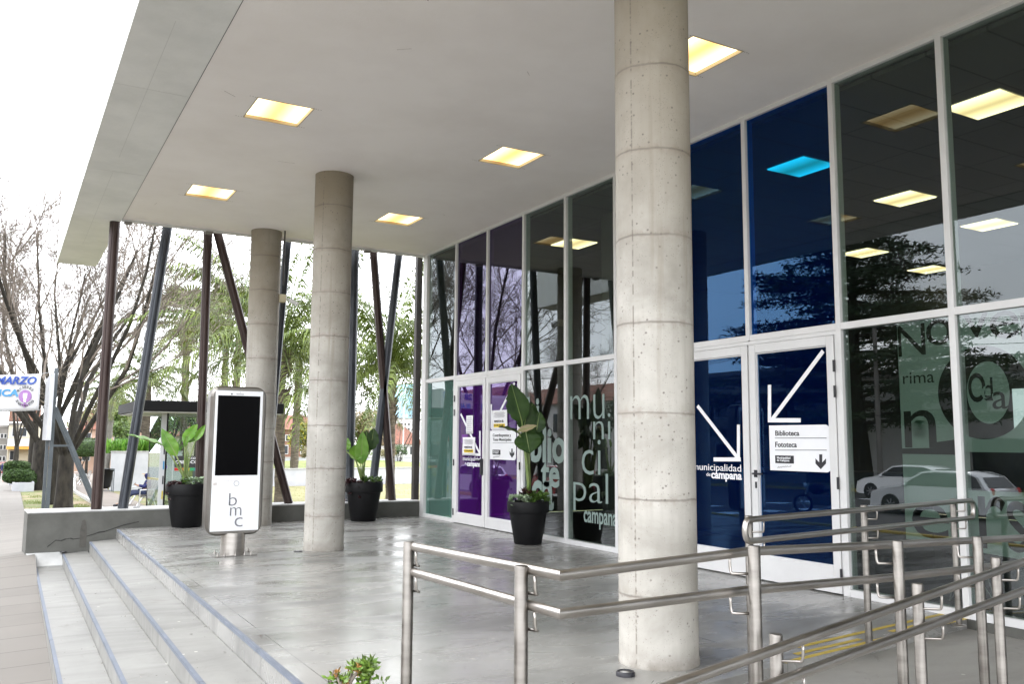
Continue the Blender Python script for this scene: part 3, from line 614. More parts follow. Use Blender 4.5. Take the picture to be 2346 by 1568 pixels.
for a, b in zip(ends, ends[1:]):
    mid = (a + b) / 2
    kind = 'g_clear'
    if 12.21 < mid < 14.71: kind = 'purple'
    elif 5.95 < mid < 8.45: kind = 'blue'
    up = MB(); up.box(XF - .006, XF + .006, b + .03, a - .03, ZT + .035, ZC - .05)
    m = {'g_clear': 'g_clear', 'purple': 'g_purple_up', 'blue': 'g_blue'}[kind]
    if mid > 14.8: m = 'g_teal' if False else 'g_clear'
    up.build('window_pane', m, B)
    if kind == 'g_clear':
        lo = MB(); lo.box(XF - .006, XF + .006, b + .03, a - .03, .07, ZT - .035); panes[round(b, 2)] = lo.build('window_pane', 'g_teal' if mid > 14.8 else 'g_clear_low', B)

def door_leaf(y1, y0, hinge_left, zb, gm, lab):   # y1 > y0, leaf between
    e = bpy.data.objects.new('door', None); col.objects.link(e); e.parent = B; e.location = Vector((XF, (y0 + y1) / 2, 0)) - B.location; e['label'] = lab
    f = MB(); x0, x1 = XF - .05, XF + .01; s = .105; top = 2.60
    f.box(x0, x1, y0 + .012, y0 + s, .012, top); f.box(x0, x1, y1 - s, y1 - .012, .012, top); f.box(x0, x1, y0 + s, y1 - s, top - .10, top); f.box(x0, x1, y0 + s, y1 - s, .012, zb)
    f.build('door_frame', 'white_alu', e, bevel=.005)
    gq = MB(); bd = .012
    for (a, b, c, d) in ((y0 + s, y0 + s + bd, zb, top - .10), (y1 - s - bd, y1 - s, zb, top - .10), (y0 + s + bd, y1 - s - bd, zb, zb + bd), (y0 + s + bd, y1 - s - bd, top - .10 - bd, top - .10)): gq.box(XF - .03, XF - .004, a, b, c, d)
    gq.build('glazing_bead', 'white_alu', e)
    g = MB(); g.box(XF - .012, XF - .004, y0 + s + .001, y1 - s - .001, zb + .001, top - .101); go = g.build('door_glass', gm, e)
    yh = y1 - .004 if hinge_left else y0 + .004
    for z in (2.28, 2.02, 1.1, .2): hg = MB(); hg.tube([(XF - .062, yh, z - .06), (XF - .062, yh, z + .06)], .012, 8); hg.build('hinge', 'ink', e)
    return e, go
zdt = 2.645
for (a, b) in (PURP, BLUE):
    dj = MB(); dj.box(XF - .043, XF + .05, b + .03, a - .03, 2.603, ZT - .036); dj.box(XF - .043, XF + .05, b + .03, b + .05, 0, 2.603); dj.box(XF - .043, XF + .05, a - .05, a - .03, 0, 2.603)
    dj.build('door_jamb', 'white_alu', B, bevel=.003)
P1, P1g = door_leaf(14.66, 13.46, True, .19, MT['g_purple'], 'purple door leaf with municipal arrow lettering')
P2, P2g = door_leaf(13.46, 12.26, False, .19, MT['g_purple'], 'purple door leaf with white direction sign')
D1, D1g = door_leaf(8.40, 7.20, True, .27, MT['g_blue'], 'blue door leaf with municipal arrow lettering')
D2, D2g = door_leaf(7.20, 6.00, False, .27, MT['g_blue'], 'blue door leaf with white direction sign')
def handle(e, y, z, dirn):
    h = MB(); h.box(XF - .062, XF - .05, y - .02, y + .02, z - .04, z + .04); h.tube([(XF - .062, y, z), (XF - .10, y, z), (XF - .105, y + dirn * .02, z), (XF - .105, y + dirn * .14, z)], .011, 8); h.build('handle', 'ink', e)
    k = MB(); k.box(XF - .056, XF - .05, y - .012, y + .012, z - .16, z - .09); k.build('lock', 'ink', e)
q = onx(cR(428, 950), XF); handle(D2, q.y, q.z, -1)
hp = MB(); q = onx(cB(566, 815), XF); hp.box(XF - .085, XF - .05, q.y - .03, q.y + .03, q.z - .16, q.z + .12); hp.tube([(XF - .09, q.y, q.z + .09), (XF - .12, q.y, q.z + .09), (XF - .12, q.y + .13, q.z + .09)], .012, 8); hp.build('handle', 'ink', P2)

# lettering on the doors
def arrow(e, p, q, v0, v1, h0, h1, wd=.045):
    a = MB(); fbar(a, p, q, wd); fbar(a, v0, v1, wd, .0165); fbar(a, h0, h1, wd, .017); a.build('arrow_marking', 'white_vinyl', e)
arrow(D2, cR(800, 248), cR(508, 640), cR(493, 442), cR(493, 657), cR(490, 645), cR(672, 645), .046)
arrow(D1, cR(80, 562), cR(318, 870), cR(315, 670), cR(315, 880), cR(173, 869), cR(328, 869), .046)
arrow(P1, cB(388, 420), cB(532, 720), cB(535, 550), cB(535, 737), cB(480, 728), cB(540, 731), .046)
arrow(P2, cB(800, 183), cB(626, 520), cB(622, 345), cB(622, 530), cB(620, 528), cB(700, 524), .046)
ftext('lettering', 'municipalidad', cR(55, 940), cR(330, 900), 'white_vinyl', D1, 0); ftext('lettering', 'de', cR(132, 964), cR(155, 945), 'white_vinyl', D1); ftext('lettering', 'campana', cR(160, 992), cR(334, 953), 'white_vinyl', D1, .03)
ftext('lettering', 'municipalidad', cB(405, 785), cB(540, 748), 'white_vinyl', P1, 0); ftext('lettering', 'de', cB(420, 803), cB(433, 790), 'white_vinyl', P1); ftext('lettering', 'campana', cB(436, 830), cB(538, 795), 'white_vinyl', P1, .03)

def door_sign(name, label, p, q, lines, rules, pill, arr, scr, crf):
    a = onx(p, XF); b = onx(q, XF); y1, y0 = a.y, b.y; z1, z0 = a.z, b.z; mid = Vector((XF - .02, (y0 + y1) / 2, (z0 + z1) / 2))
    e = thing(name, label, 'sign', mid); bd = MB(); r = .06; pts = [(0, 0)]
    W, H = y1 - y0, z1 - z0
    pts += [(W - r + r * math.sin(t), r - r * math.cos(t)) for t in [k * math.pi / 12 for k in range(7)]] + [(W - r + r * math.cos(t), H - r + r * math.sin(t)) for t in [k * math.pi / 12 for k in range(7)]] + [(0, H)]
    bd.prism(pts, (XF - .020, y1, z0), (0, -1, 0), (0, 0, 1), (-.004, 0, 0)); bd.build('board', 'white_panel', e)
    for t, pa, pb in lines: ftext('lettering', t, crf(*pa), crf(*pb), 'ink', e, .012, off=.0245)
    rl = MB()
    for pa, pb in rules: fbar(rl, crf(*pa), crf(*pb), .006, .0255, .002)
    rl.build('rule_line', 'ink', e)
    pm = MB(); frect(pm, crf(*pill[0]), crf(*pill[1]), .0245, .002); po = pm.build('badge', 'ink', e)
    (xa, ya), (xb, yb) = pill; hh = (ya - yb)
    ftext('lettering', 'Municipalidad\nde Campana', crf(xa + (xb - xa) * .1, ya - hh * .15), crf(xa + (xb - xa) * .82, yb + hh * .15), 'white_vinyl', po, .01, off=.027)
    am = MB(); (ax, ay), (bx, by) = arr; mx_ = (ax + bx) / 2; wd = (bx - ax)
    P = [(mx_ - wd * .14, by), (mx_ + wd * .14, by), (mx_ + wd * .14, ay - (ay - by) * .45), (bx, ay - (ay - by) * .72), (bx, ay - (ay - by) * .38), (mx_, ay), (ax, ay - (ay - by) * .38), (ax, ay - (ay - by) * .72), (mx_ - wd * .14, ay - (ay - by) * .45)]
    vv = [onx(crf(*k), XF) for k in P]; o_ = vv[0]
    am.prism([(-(v.y - o_.y), v.z - o_.z) for v in vv], (XF - .0245, o_.y, o_.z), (0, -1, 0), (0, 0, 1), (-.002, 0, 0)); am.build('arrow_symbol', 'ink', e)
    sb = MB(); (sx, sy), (ex, ey) = scr; pv = [onx(crf(sx + (ex - sx) * k / 24, sy + (ey - sy) * k / 24 + 4.5 * math.sin(k * 2.1) * (1 if k % 5 else .3)), XF) for k in range(25)]
    for v in pv: v.x = XF - .026
    sb.tube(pv, .0022, 4); sb.build('signature', 'ink', e)
    return e
door_sign('direction_sign', 'white sign reading Biblioteca and Fototeca on the blue glass door', cR(493, 675), cR(850, 945), [('Biblioteca', (530, 734), (666, 703)), ('Fototeca', (530, 799), (652, 769))], [((527, 747), (823, 747)), ((529, 816), (824, 816))], ((530, 890), (635, 848)), ((760, 925), (820, 840)), ((542, 914), (622, 908)), cR)
door_sign('direction_sign', 'white sign reading Contribuyentes y Tasas Municipales on the purple glass door', cB(615, 547), cB(813, 774), [('Contribuyentes y', (637, 600), (776, 570)), ('Tasas Municipales', (637, 632), (779, 604))], [((637, 641), (797, 641))], ((635, 730), (695, 694)), ((766, 755), (801, 685)), ((640, 750), (688, 743)), cB)
def notice(label, p, q, big, tilt=0):
    a = onx(p, XF); b = onx(q, XF); e = thing('paper_notice', label, 'notice', (XF - .025, (a.y + b.y) / 2, (a.z + b.z) / 2), 'paper notices taped to the purple doors')
    m = MB(); W, H = a.y - b.y, a.z - b.z; n = 6
    for i in range(n + 1):
        for j in range(n + 1):
            m.v.append(Vector((XF - .0285 - .003 * math.sin(i * 1.7 + j) , a.y - W * i / n, b.z + H * j / n)))
    for i in range(n):
        for j in range(n): k = i * (n + 1) + j; m.f.append((k, k + n + 1, k + n + 2, k + 1))
    so_ = m.build('sheet', 'paper', e, smooth='all'); sd_ = so_.modifiers.new('thickness', 'SOLIDIFY'); sd_.thickness = .001
    t = MB()
    for k in range(5 if big else 8):
        zz = a.z - H * (.10 + .06 * k if big else .1 + .11 * k); ww = W * (.36 if k % 2 else .30); yc = (a.y + b.y) / 2; t.box(XF - .0345, XF - .0335, yc - ww, yc + ww, zz - .006, zz)
    t.build('small_print', 'grey_ink', e)
    if big:
        y0 = a.y - W * .18; text_mesh('lettering', 'HASTA EL', (XF - .0335, y0, b.z + H * .40), (0, -1, 0), (0, 0, 1), W * .62, H * .11, 'ink', e, .03, nrm=(-1, 0, 0))
        hl = MB(); hl.box(XF - .0345, XF - .0335, b.y + W * .14, a.y - W * .14, b.z + H * .16, b.z + H * .33); h_ = hl.build('highlight', 'yellow_ink', e)
        text_mesh('lettering', '14 DE JULIO', (XF - .0350, a.y - W * .17, b.z + H * .19), (0, -1, 0), (0, 0, 1), W * .66, H * .11, 'ink', h_, .03, nrm=(-1, 0, 0))
notice('small plain paper notice taped highest on the left purple door leaf', cB(435, 433), cB(485, 571), False)
notice('paper notice reading HASTA EL 14 DE JULIO taped low on the left purple door leaf', cB(407, 598), cB(502, 738), True)
notice('paper notice reading HASTA EL taped above the Tasas Municipales sign', cB(632, 394), cB(748, 545), True)
pq = MB(); frect(pq, cB(397, 578), cB(440, 640), .0165); pq.build('purple_sticker', M('purple_sticker', (.16, .03, .28)), P1)

# mint lettering on the clear panes
pb1, pb2 = panes[10.96], panes[9.7]
for t, a, b in (('bi', (893, 520), (985, 285)), ('blio', (925, 790), (1187, 515)), ('te', (1000, 975), (1142, 790)), ('ca', (928, 1140), (1097, 935))):
    ftext('lettering', t, cB(*a), cB(*b), 'mint_letter', pb1, .028, off=.010)
for t, a, b in (('mu', (1225, 465), (1484, 262)), ('ni', (1400, 612), (1530, 415)), ('ci', (1312, 880), (1455, 618)), ('pal', (1248, 1155), (1512, 878))):
    ftext('lettering', t, cB(*a), cB(*b), 'mint_letter', pb2, -.012, off=.010)
ftext('lettering', 'campana', cB(1327, 1285), cB(1582, 1190), 'mint_letter', pb2, .015, off=.010)

# frosted vinyl with cut-out words: filled 2-D outlines with letter-shaped holes
def cutout(name, poly, words, circles, parent):
    cu = bpy.data.curves.new(name, 'CURVE'); cu.dimensions = '2D'; cu.fill_mode = 'BOTH'; cu.resolution_u = 4
    def addpoly(pts):
        s = cu.splines.new('POLY'); s.points.add(len(pts) - 1); s.use_cyclic_u = True
        for i, p in enumerate(pts): s.points[i].co = (p[0], p[1], 0, 1)
    addpoly(poly)
    for (c, rx, rz) in circles: addpoly([(c[0] + rx * math.cos(k * math.pi / 32), c[1] + rz * math.sin(k * math.pi / 32)) for k in range(64)])
    for wd in words:
        txt, x0, z0, W, H, bold = wd[:6]; rot = wd[6] if len(wd) > 6 else 0
        f = bpy.data.curves.new('t', 'FONT'); f.body = txt; f.offset = bold; f.resolution_u = 3
        ob = bpy.data.objects.new('t', f); col.objects.link(ob); bpy.context.view_layer.update()
        c2_ = ob.to_curve(bpy.context.evaluated_depsgraph_get())
        rings = []
        for s in c2_.splines:
            bp = s.bezier_points; n = len(bp); ring = []
            for i in range(n):
                a, b = bp[i], bp[(i + 1) % n]
                for k in range(4):
                    t = k / 4; ring.append((a.co * (1 - t) ** 3 + a.handle_right * 3 * t * (1 - t) ** 2 + b.handle_left * 3 * t * t * (1 - t) + b.co * t ** 3).to_2d())
            rr = []
            for p in ring:
                if not rr or (p - rr[-1]).length > 1e-4: rr.append(p)
            rings.append(rr)
        ob.to_curve_clear(); bpy.data.objects.remove(ob)
        if rot: rings = [[Vector((-p.y, p.x)) for p in r] for r in rings]
        xs = [p.x for r in rings for p in r]; ys = [p.y for r in rings for p in r]; a0, a1, b0, b1 = min(xs), max(xs), min(ys), max(ys)
        for r in rings: addpoly([(x0 + (p.x - a0) / (a1 - a0) * W, z0 + (p.y - b0) / (b1 - b0) * H) for p in r])
    ob = bpy.data.objects.new(name, cu); col.objects.link(ob); bpy.context.view_layer.update()
    me = bpy.data.meshes.new_from_object(ob.evaluated_get(bpy.context.evaluated_depsgraph_get())); bpy.data.objects.remove(ob)
    mb = MB(); mb.v = [Vector((XF + .009, -v.co.x, v.co.y)) for v in me.vertices]; mb.f = [tuple(p.vertices) for p in me.polygons]
    return mb.build(name, 'vinyl', parent)
def S(x, y): q = onx(cS(x, y), XF); return (-q.y, q.z)
def box_of(p, q): a, b = S(*p), S(*q); return a[0], a[1], b[0] - a[0], b[1] - a[1]
zt = ZT - .037
ya, yb = -5.95 + .03, -4.72 - .03
left = S(390, 400)[0]; zbot = S(430, 1265)[1]
ring_c = ((S(590, 520)[0] + S(1060, 520)[0]) / 2, (S(800, 280)[1] + S(800, 757)[1]) / 2); rx = (S(1060, 520)[0] - S(590, 520)[0]) / 2; rz = (S(800, 280)[1] - S(800, 757)[1]) / 2
inn_c = ((S(738, 520)[0] + S(955, 520)[0]) / 2, (S(850, 358)[1] + S(850, 678)[1]) / 2); irx = (S(955, 520)[0] - S(738, 520)[0]) / 2; irz = (S(850, 358)[1] - S(850, 678)[1]) / 2
def arc(c, a, b, x0, x1, n=40):   # clip an ellipse to x0..x1
    pts = []
    for k in range(n * 2):
        t = 2 * math.pi * k / (n * 2); x = c[0] + a * math.cos(t); z = c[1] + b * math.sin(t); pts.append((min(max(x, x0), x1), z))
    o = []
    for p in pts:
        if not o or abs(p[0] - o[-1][0]) + abs(p[1] - o[-1][1]) > 1e-4: o.append(p)
    return o
def cut2(name, poly, words, extra, parent):
    # extra rings given as point lists
    global _extra
    cu = cutout_rings(name, poly, words, extra, parent); return cu
def cutout_rings(name, poly, words, extra, parent):
    import types
    class C: pass
    circles = []
    saved = math.cos
    return _cut(name, poly, words, extra, parent)
def _cut(name, poly, words, extra, parent):
    cu = bpy.data.curves.new(name, 'CURVE'); cu.dimensions = '2D'; cu.fill_mode = 'BOTH'
    def addpoly(pts):
        s = cu.splines.new('POLY'); s.points.add(len(pts) - 1); s.use_cyclic_u = True
        for i, p in enumerate(pts): s.points[i].co = (p[0], p[1], 0, 1)
    addpoly(poly)
    for e_ in extra: addpoly(e_)
    for wd in words:
        txt, x0, z0, W, H, bold = wd[:6]; rot = wd[6] if len(wd) > 6 else 0
        for r in word_rings(txt, bold, rot, x0, z0, W, H): addpoly(r)
    ob = bpy.data.objects.new(name, cu); col.objects.link(ob); bpy.context.view_layer.update()
    me = bpy.data.meshes.new_from_object(ob.evaluated_get(bpy.context.evaluated_depsgraph_get())); bpy.data.objects.remove(ob)
    mb = MB(); mb.v = [Vector((XF + .009, -v.co.x, v.co.y)) for v in me.vertices]; mb.f = [tuple(p.vertices) for p in me.polygons]
    return mb.build(name, 'vinyl', parent)
def word_rings(txt, bold, rot, x0, z0, W, H):
    f = bpy.data.curves.new('t', 'FONT'); f.body = txt; f.offset = bold
    ob = bpy.data.objects.new('t', f); col.objects.link(ob); bpy.context.view_layer.update()
    c2_ = ob.to_curve(bpy.context.evaluated_depsgraph_get()); rings = []
    for s in c2_.splines:
        bp = s.bezier_points; n = len(bp); ring = []
        for i in range(n):
            a, b = bp[i], bp[(i + 1) % n]
            for k in range(4):
                t = k / 4; ring.append((a.co * (1 - t) ** 3 + a.handle_right * 3 * t * (1 - t) ** 2 + b.handle_left * 3 * t * t * (1 - t) + b.co * t ** 3).to_2d())
        rr = []
        for p in ring:
            if not rr or (p - rr[-1]).length > 1e-4: rr.append(p)
        rings.append(rr)
    ob.to_curve_clear(); bpy.data.objects.remove(ob)
    if rot: rings = [[Vector((-p.y, p.x)) for p in r] for r in rings]
    xs = [p.x for r in rings for p in r]; ys = [p.y for r in rings for p in r]; a0, a1, b0, b1 = min(xs), max(xs), min(ys), max(ys)
    return [[(x0 + (p.x - a0) / (a1 - a0) * W, z0 + (p.y - b0) / (b1 - b0) * H) for p in r] for r in rings]
zmid = S(500, 805)[1]
V1 = [('N', *box_of((387, 337), (521, 163)), .05), ('o', *box_of((532, 284), (657, 134)), .05), ('rima', *box_of((413, 476), (569, 408)), .035), ('p', *box_of((425, 805), (578, 606)), .04)]
def whole(ws, y0, y1): return ws
_cut('frosted_vinyl', [(left, zmid - .0), (yb, zmid), (yb, zt), (left, zt)], V1[:3] + [('n', *box_of((423, 799), (576, 606)), .05)], [arc(ring_c, rx, rz, -99, yb - .004)], panes[4.72])
_cut('frosted_vinyl', [(left, zbot), (yb, zbot), (yb, zmid - .05), (left, zmid - .05)], [('e', *box_of((462, 1254), (640, 1090)), .03)], [], panes[4.72])
pa_ = _cut('frosted_vinyl', [(S(460, 700)[0], S(460, 747)[1]), (S(530, 700)[0], S(460, 747)[1]), (S(530, 700)[0], S(500, 672)[1]), (S(515, 700)[0], S(500, 660)[1]), (S(475, 700)[0], S(500, 660)[1]), (S(460, 700)[0], S(500, 680)[1])], [('oe', *box_of((467, 744), (493, 674)), .03, 1), ('sía', *box_of((498, 744), (527, 668)), .03, 1)], [], panes[4.72])
y2a, y2b = -4.72 + .03, -3.47 - .03
_cut('frosted_vinyl', [(y2a, S(800, 822)[1]), (y2b, S(800, 822)[1]), (y2b, zt), (y2a, zt)], [('v', *box_of((722, 245), (846, 108)), .04), ('e', *box_of((857, 250), (998, 92)), .05), ('l', *box_of((1016, 250), (1050, 60)), .05)], [arc(ring_c, rx, rz, y2a + .004, 99)], panes[3.47])
_cut('frosted_vinyl', arc(inn_c, irx, irz, y2a + .001, 99), [('o', *box_of((747, 570), (828, 415)), .05), ('d', *box_of((815, 562), (866, 440)), .04), ('a', *box_of((868, 604), (941, 512)), .05)], [], panes[3.47])
_cut('frosted_vinyl', [(y2a, S(800, 1330)[1]), (y2b, S(800, 1370)[1]), (y2b, S(800, 1010)[1]), (y2a, S(800, 1020)[1])], [('r', *box_of((805, 1310), (930, 1050)), .06), ('s', *box_of((950, 1330), (1040, 1075)), .05)], [], panes[3.47])

# ---- interior seen through the glass
inn = MB(); inn.box(XF + .09, 17.5, -4, 16.0, -.12, -.01); inn.build('interior_floor', 'interior_floor', B)
iw = MB(); iw.box(17.5, 17.7, -4, 16.1, 0, 5.9); iw.box(XF + .09, 17.5, 16.0, 16.15, 0, 5.9); iw.box(XF + .09, 17.5, YN - .1, YN, 0, 5.9); iw.build('interior_wall', 'interior_wall', B)
ZI = 5.2
ctm, n_, l_, b_ = newmat('ceiling_tiles'); sp = n_.new('ShaderNodeTexCoord'); brk = n_.new('ShaderNodeTexBrick'); brk.offset = 0
for k, v in (('Scale', 1), ('Brick Width', 1.22), ('Row Height', .61), ('Mortar Size', .012)): brk.inputs[k].default_value = v
brk.inputs['Color1'].default_value = (.11, .11, .10, 1); brk.inputs['Color2'].default_value = (.125, .125, .115, 1); brk.inputs['Mortar'].default_value = (.03, .03, .027, 1); l_.new(sp.outputs['Object'], brk.inputs[0]); l_.new(brk.outputs[0], b_.inputs['Base Color']); b_.inputs['Roughness'].default_value = .9
ic = MB(); ic.box(XF + .121, 17.49, -3.9, 15.99, ZI, ZI + .05); ic.build('interior_ceiling', ctm, B)
def inlamp(c):
    e = bpy.data.objects.new('ceiling_lamp', None); col.objects.link(e); e.parent = B; e.location = Vector((c[0], c[1], ZI)) - B.location; return e
first = None
inpts = [(1836, 384), (2264, 242), (2073, 457), (1980, 581), (2130, 619), (2266, 517), (2270, 650), (1315, 560)]
for p in inpts:
    c = onz(p, ZI - .02); c.x = max(c.x, XF + .6); e = inlamp(c)
    if first is None:
        m = MB(); m.box(c.x - .31, c.x + .31, c.y - .31, c.y + .31, ZI - .02, ZI - .006); first = m.build('diffuser', 'lamp_in', e)
        t = MB(); t.box(c.x - .33, c.x + .33, c.y - .33, c.y + .33, ZI - .006, ZI - .001); t2 = t.build('lamp_trim', 'white_alu', e)
    else:
        for s_ in (first, t2): q = s_.copy(); col.objects.link(q); q.parent = e
icol = MB()
for y in (11.0, 3.9): icol.box(XF + 1.0, XF + 1.45, y, y + .45, -.01, ZI)
icol.build('interior_pillar', 'interior_wall', B)
tb = MB(); tb.box(XF + .5, XF + .56, 14.8, 15.95, 0, 2.2); tb.build('green_light_board', M('green_light_paint', (.30, .38, .36), (.35, .43, .41), 2, .7), B)  # added board; its green stands in for the light seen through the end pane
dk = MB(); dk.box(XF + 3, XF + 3.6, 7.5, 11.8, 0, 1.1); dk.build('reception_counter', 'dark_door', B)
for (x0, x1) in ((6.2, 6.9), (9.5, 10.1), (4.4, 5.0)):
    s_ = MB(); s_.box(17.44, 17.5, x0, x1, 1.6, 2.6); s_.build('lit_window', emis('lit_window', (.8, .88, .9), .9), B)
# stool by the glass
stl = thing('wire_stool', 'dark seated stool with thin wire legs standing inside behind the glass', 'stool', (8.05, 5.1, 0))
c = Vector((8.05, 5.15, 0)); s_ = MB(); s_.lathe(c + Vector((0, 0, .43)), [(.05, -.03), (.2, -.015), (.21, .02), (.18, .03)], 24); s_.build('seat', 'black_paint', stl, smooth=True)
for k in range(4):
    a = k * math.pi / 2 + .5; l1 = MB(); p0 = c + Vector((math.cos(a) * .09, math.sin(a) * .09, .41)); p1 = c + Vector((math.cos(a) * .2, math.sin(a) * .2, 0)); l1.tube([p0, p1], .007, 6); l1.tube([c + Vector((math.cos(a + .8) * .1, math.sin(a + .8) * .1, .2)), p1], .005, 6); l1.build('leg', 'steel', stl)

# ================================================================== RAILINGS
TH = R_(7.4); U = Vector((math.cos(TH), math.sin(TH), 0)); NU = Vector((-math.sin(TH), math.cos(TH), 0))
def plane_hit(p, o, nrm): d = ray(p); return CAM + d * ((o - CAM).dot(nrm) / d.dot(nrm))
RP, RR = .0254, .0195
def post(e, p, z0, flange=False):
    m = MB(); m.tube([(p.x, p.y, z0), (p.x, p.y, p.z - .004), (p.x, p.y, p.z)], [RP, RP, RP - .003], 24); po = m.build('post', 'steel_shaded', e, smooth=True)
    if flange: f = MB(); f.lathe((p.x, p.y, z0), [(.055, 0), (.055, .006), (.04, .012), (RP + .001, .014)], 24); f.build('base_flange', 'steel', po, smooth=True)
def bracket(e, p, zr, off, along):   # J rod from the post to the underside of the rail
    m = MB(); o = Vector(off); al = Vector(along); s = Vector((p.x, p.y, zr - .085)) + o.normalized() * (RP - .004) 
    en = Vector((p.x, p.y, zr - RR)) + o + al * .05
    k1 = s + (o * .6 + al * .05); k1.z = s.z; c1 = Vector((en.x, en.y, s.z + .012)); pts = [s]
    for t in (0, .2, .4, .6, .8, 1): 
        a = k1 * (1 - t) ** 2 + Vector((en.x, en.y, s.z)) * 2 * t * (1 - t) + Vector((en.x, en.y, s.z + .045)) * t * t; pts.append(a)
    pts.append(en); m.tube(pts, .006, 8); m.build('bracket', 'steel', e, smooth='all')
# railing 1: turns the corner round the terrace edge
r1 = thing('handrail', 'double steel handrail turning a corner around the terrace edge, nearest the camera', 'railing', (1.66, 3.7, 0))
pA1 = Vector((1.64, 3.76, 1.04)); pA2 = Vector((1.68, 2.82, 1.045))
O1 = Vector((2.70, 2.66, 0)); pB = [plane_hit(q, O1, NU) for q in (c3(380, 487), c3(1425, 452), c3(2005, 421))]
pB.append(pB[-1] + U * .95 + Vector((0, 0, -.01)))
ZR1, ZR2 = .985, .755
corner = Vector((1.785, 2.70, 0))
offA = Vector((.10, 0, 0)); offB = NU * .085
top = [Vector((pA1.x + .035, pA1.y, ZR1)), ]
a0 = Vector((1.745, 3.74, 0)); 
def fitrail(crfs, O, zfix=None): return [plane_hit(q, O, NU) for q in crfs]
OB = O1 + offB
def solve_rail(qs):   # picture points on the centre line of the rail
    return [plane_hit(q, OB, NU) for q in qs]
tp = solve_rail([c3(340, 530), c3(1385, 480), c3(2346, 430)]); lp_ = solve_rail([c3(340, 812), c3(1385, 720), c3(2346, 612)])
def ext(p, q, d): v = (q - p).normalized(); return q + v * d
cT_ = onz(c2(1205, 700), ZR1); 
cornerT = plane_hit(c2(1203, 700), OB, NU); cornerL = plane_hit(c2(1203, 978), OB, NU)
startT = ony(c2(130, 487), 3.76); startL = ony(c2(130, 670), 3.76)
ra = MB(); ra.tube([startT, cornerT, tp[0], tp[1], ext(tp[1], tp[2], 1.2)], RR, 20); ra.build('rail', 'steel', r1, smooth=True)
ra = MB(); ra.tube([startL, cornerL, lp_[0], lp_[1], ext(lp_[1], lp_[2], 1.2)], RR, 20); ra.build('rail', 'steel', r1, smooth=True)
for p in (pA1, pA2): 
    post(r1, p, 0, True); 
def zon(a, b, y): t = (y - a.y) / (b.y - a.y); return a + (b - a) * t
for p in (pA1, pA2):
    for s_, e_ in ((startT, cornerT), (startL, cornerL)):
        q = zon(s_, e_, p.y - .01); bracket(r1, p, q.z, Vector((q.x - p.x, 0, 0)), Vector((0, -1, 0)))
def zonu(a, b, p): t = (p - a).dot(U) / (b - a).dot(U); return a + (b - a) * t
for i, p in enumerate(pB):
    post(r1, p, 0, True)
    for t_ in (tp, lp_):
        sgs = (t_[0], t_[1]) if i < 1 else (t_[1], t_[2])
        q = zonu(*sgs, p - U * .07); bracket(r1, p, q.z, offB, -U)
# railing 2: slopes down along the ramp, in front
r2 = thing('handrail', 'double steel handrail sloping down beside the ramp, crossing the bottom right corner', 'railing', (3.7, 2.6, -.1))
O2 = O1 - NU * .15; OR2 = O1 - NU * .235
p2 = [plane_hit(q, O2, NU) for q in (c3(540, 1130), c3(1570, 762), c3(2140, 572))]
for p in p2: post(r2, p, -.6, True)
for qs in ((c3(0, 1432), c3(2346, 605)), (c3(470, 1510), c3(2346, 815))):
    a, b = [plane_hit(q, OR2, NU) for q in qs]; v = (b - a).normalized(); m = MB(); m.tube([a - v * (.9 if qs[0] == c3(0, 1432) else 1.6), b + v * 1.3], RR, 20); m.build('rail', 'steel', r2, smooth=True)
    for p in p2: q = zonu(a, b, p + U * .06); bracket(r2, p, q.z, -NU * .085, U)
# railing 3: closed loop rail behind
r3 = thing('handrail', 'double steel handrail with rounded looped ends in front of the blue door', 'railing', (5.6, 4.4, 0))
p3 = [Vector((4.12, 4.11, 1.04)), Vector((5.585, 4.405, 1.04)), Vector((6.86, 4.54, 1.04))]
p3 = [onz(c3(342, 268), 1.04), onz(c3(1180, 192), 1.04), onz(c3(1828, 145), 1.04)]
fl = [onz(c3(1200, 1165), 0)]
for p in p3: post(r3, p, 0, True)
d3 = (p3[2] - p3[0]).normalized(); n3 = Vector((d3.y, -d3.x, 0)); O3 = p3[0] + n3 * .075
def on3(q): return plane_hit(q, O3, n3)
A, Bq, Cq, Dq = on3(c3(345, 298)), on3(c3(1960, 158)), on3(c3(1960, 285)), on3(c3(345, 455))
loop = []
hl = (A - Dq).length / 2; ml = (A + Dq) / 2
for k in range(9): t = math.pi / 2 + math.pi * k / 8; loop.append((ml, t, hl))
pts = [ml + d3 * math.cos(t) * hl * .62 + Vector((0, 0, math.sin(t) * hl)) for ml, t, hl in loop]
hr = (Bq - Cq).length / 2; mr_ = (Bq + Cq) / 2
pts2 = [mr_ + d3 * math.cos(t) * hr * .62 + Vector((0, 0, math.sin(t) * hr)) for t in [-math.pi / 2 + math.pi * k / 8 for k in range(9)]]
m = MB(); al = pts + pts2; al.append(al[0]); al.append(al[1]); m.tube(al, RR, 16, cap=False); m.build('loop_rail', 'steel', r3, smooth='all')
for p in p3:
    for (s_, e_) in ((A, Bq), (Dq, Cq)):
        q = s_ + (e_ - s_) * max(0, min(1, ((p - s_).dot(d3) + .07) / (e_ - s_).dot(d3))); bracket(r3, p, q.z, n3 * .075, d3)
# yellow stripes painted at the head of the ramp
ys = MB()
for a, b in (((690, 1228), (1835, 966)), ((680, 1278), (1155, 1168)), ((1370, 1113), (1720, 1030)), ((595, 1340), (1985, 1003))):
    pa, pb_ = onz(c3(*a), .002), onz(c3(*b), .002); d = (pb_ - pa).normalized(); s_ = Vector((d.y, -d.x, 0)) * .024
    ys.quad(pa - s_, pb_ - s_, pb_ + s_, pa + s_)
struct('floor_stripes', ys, 'yellow_paint')

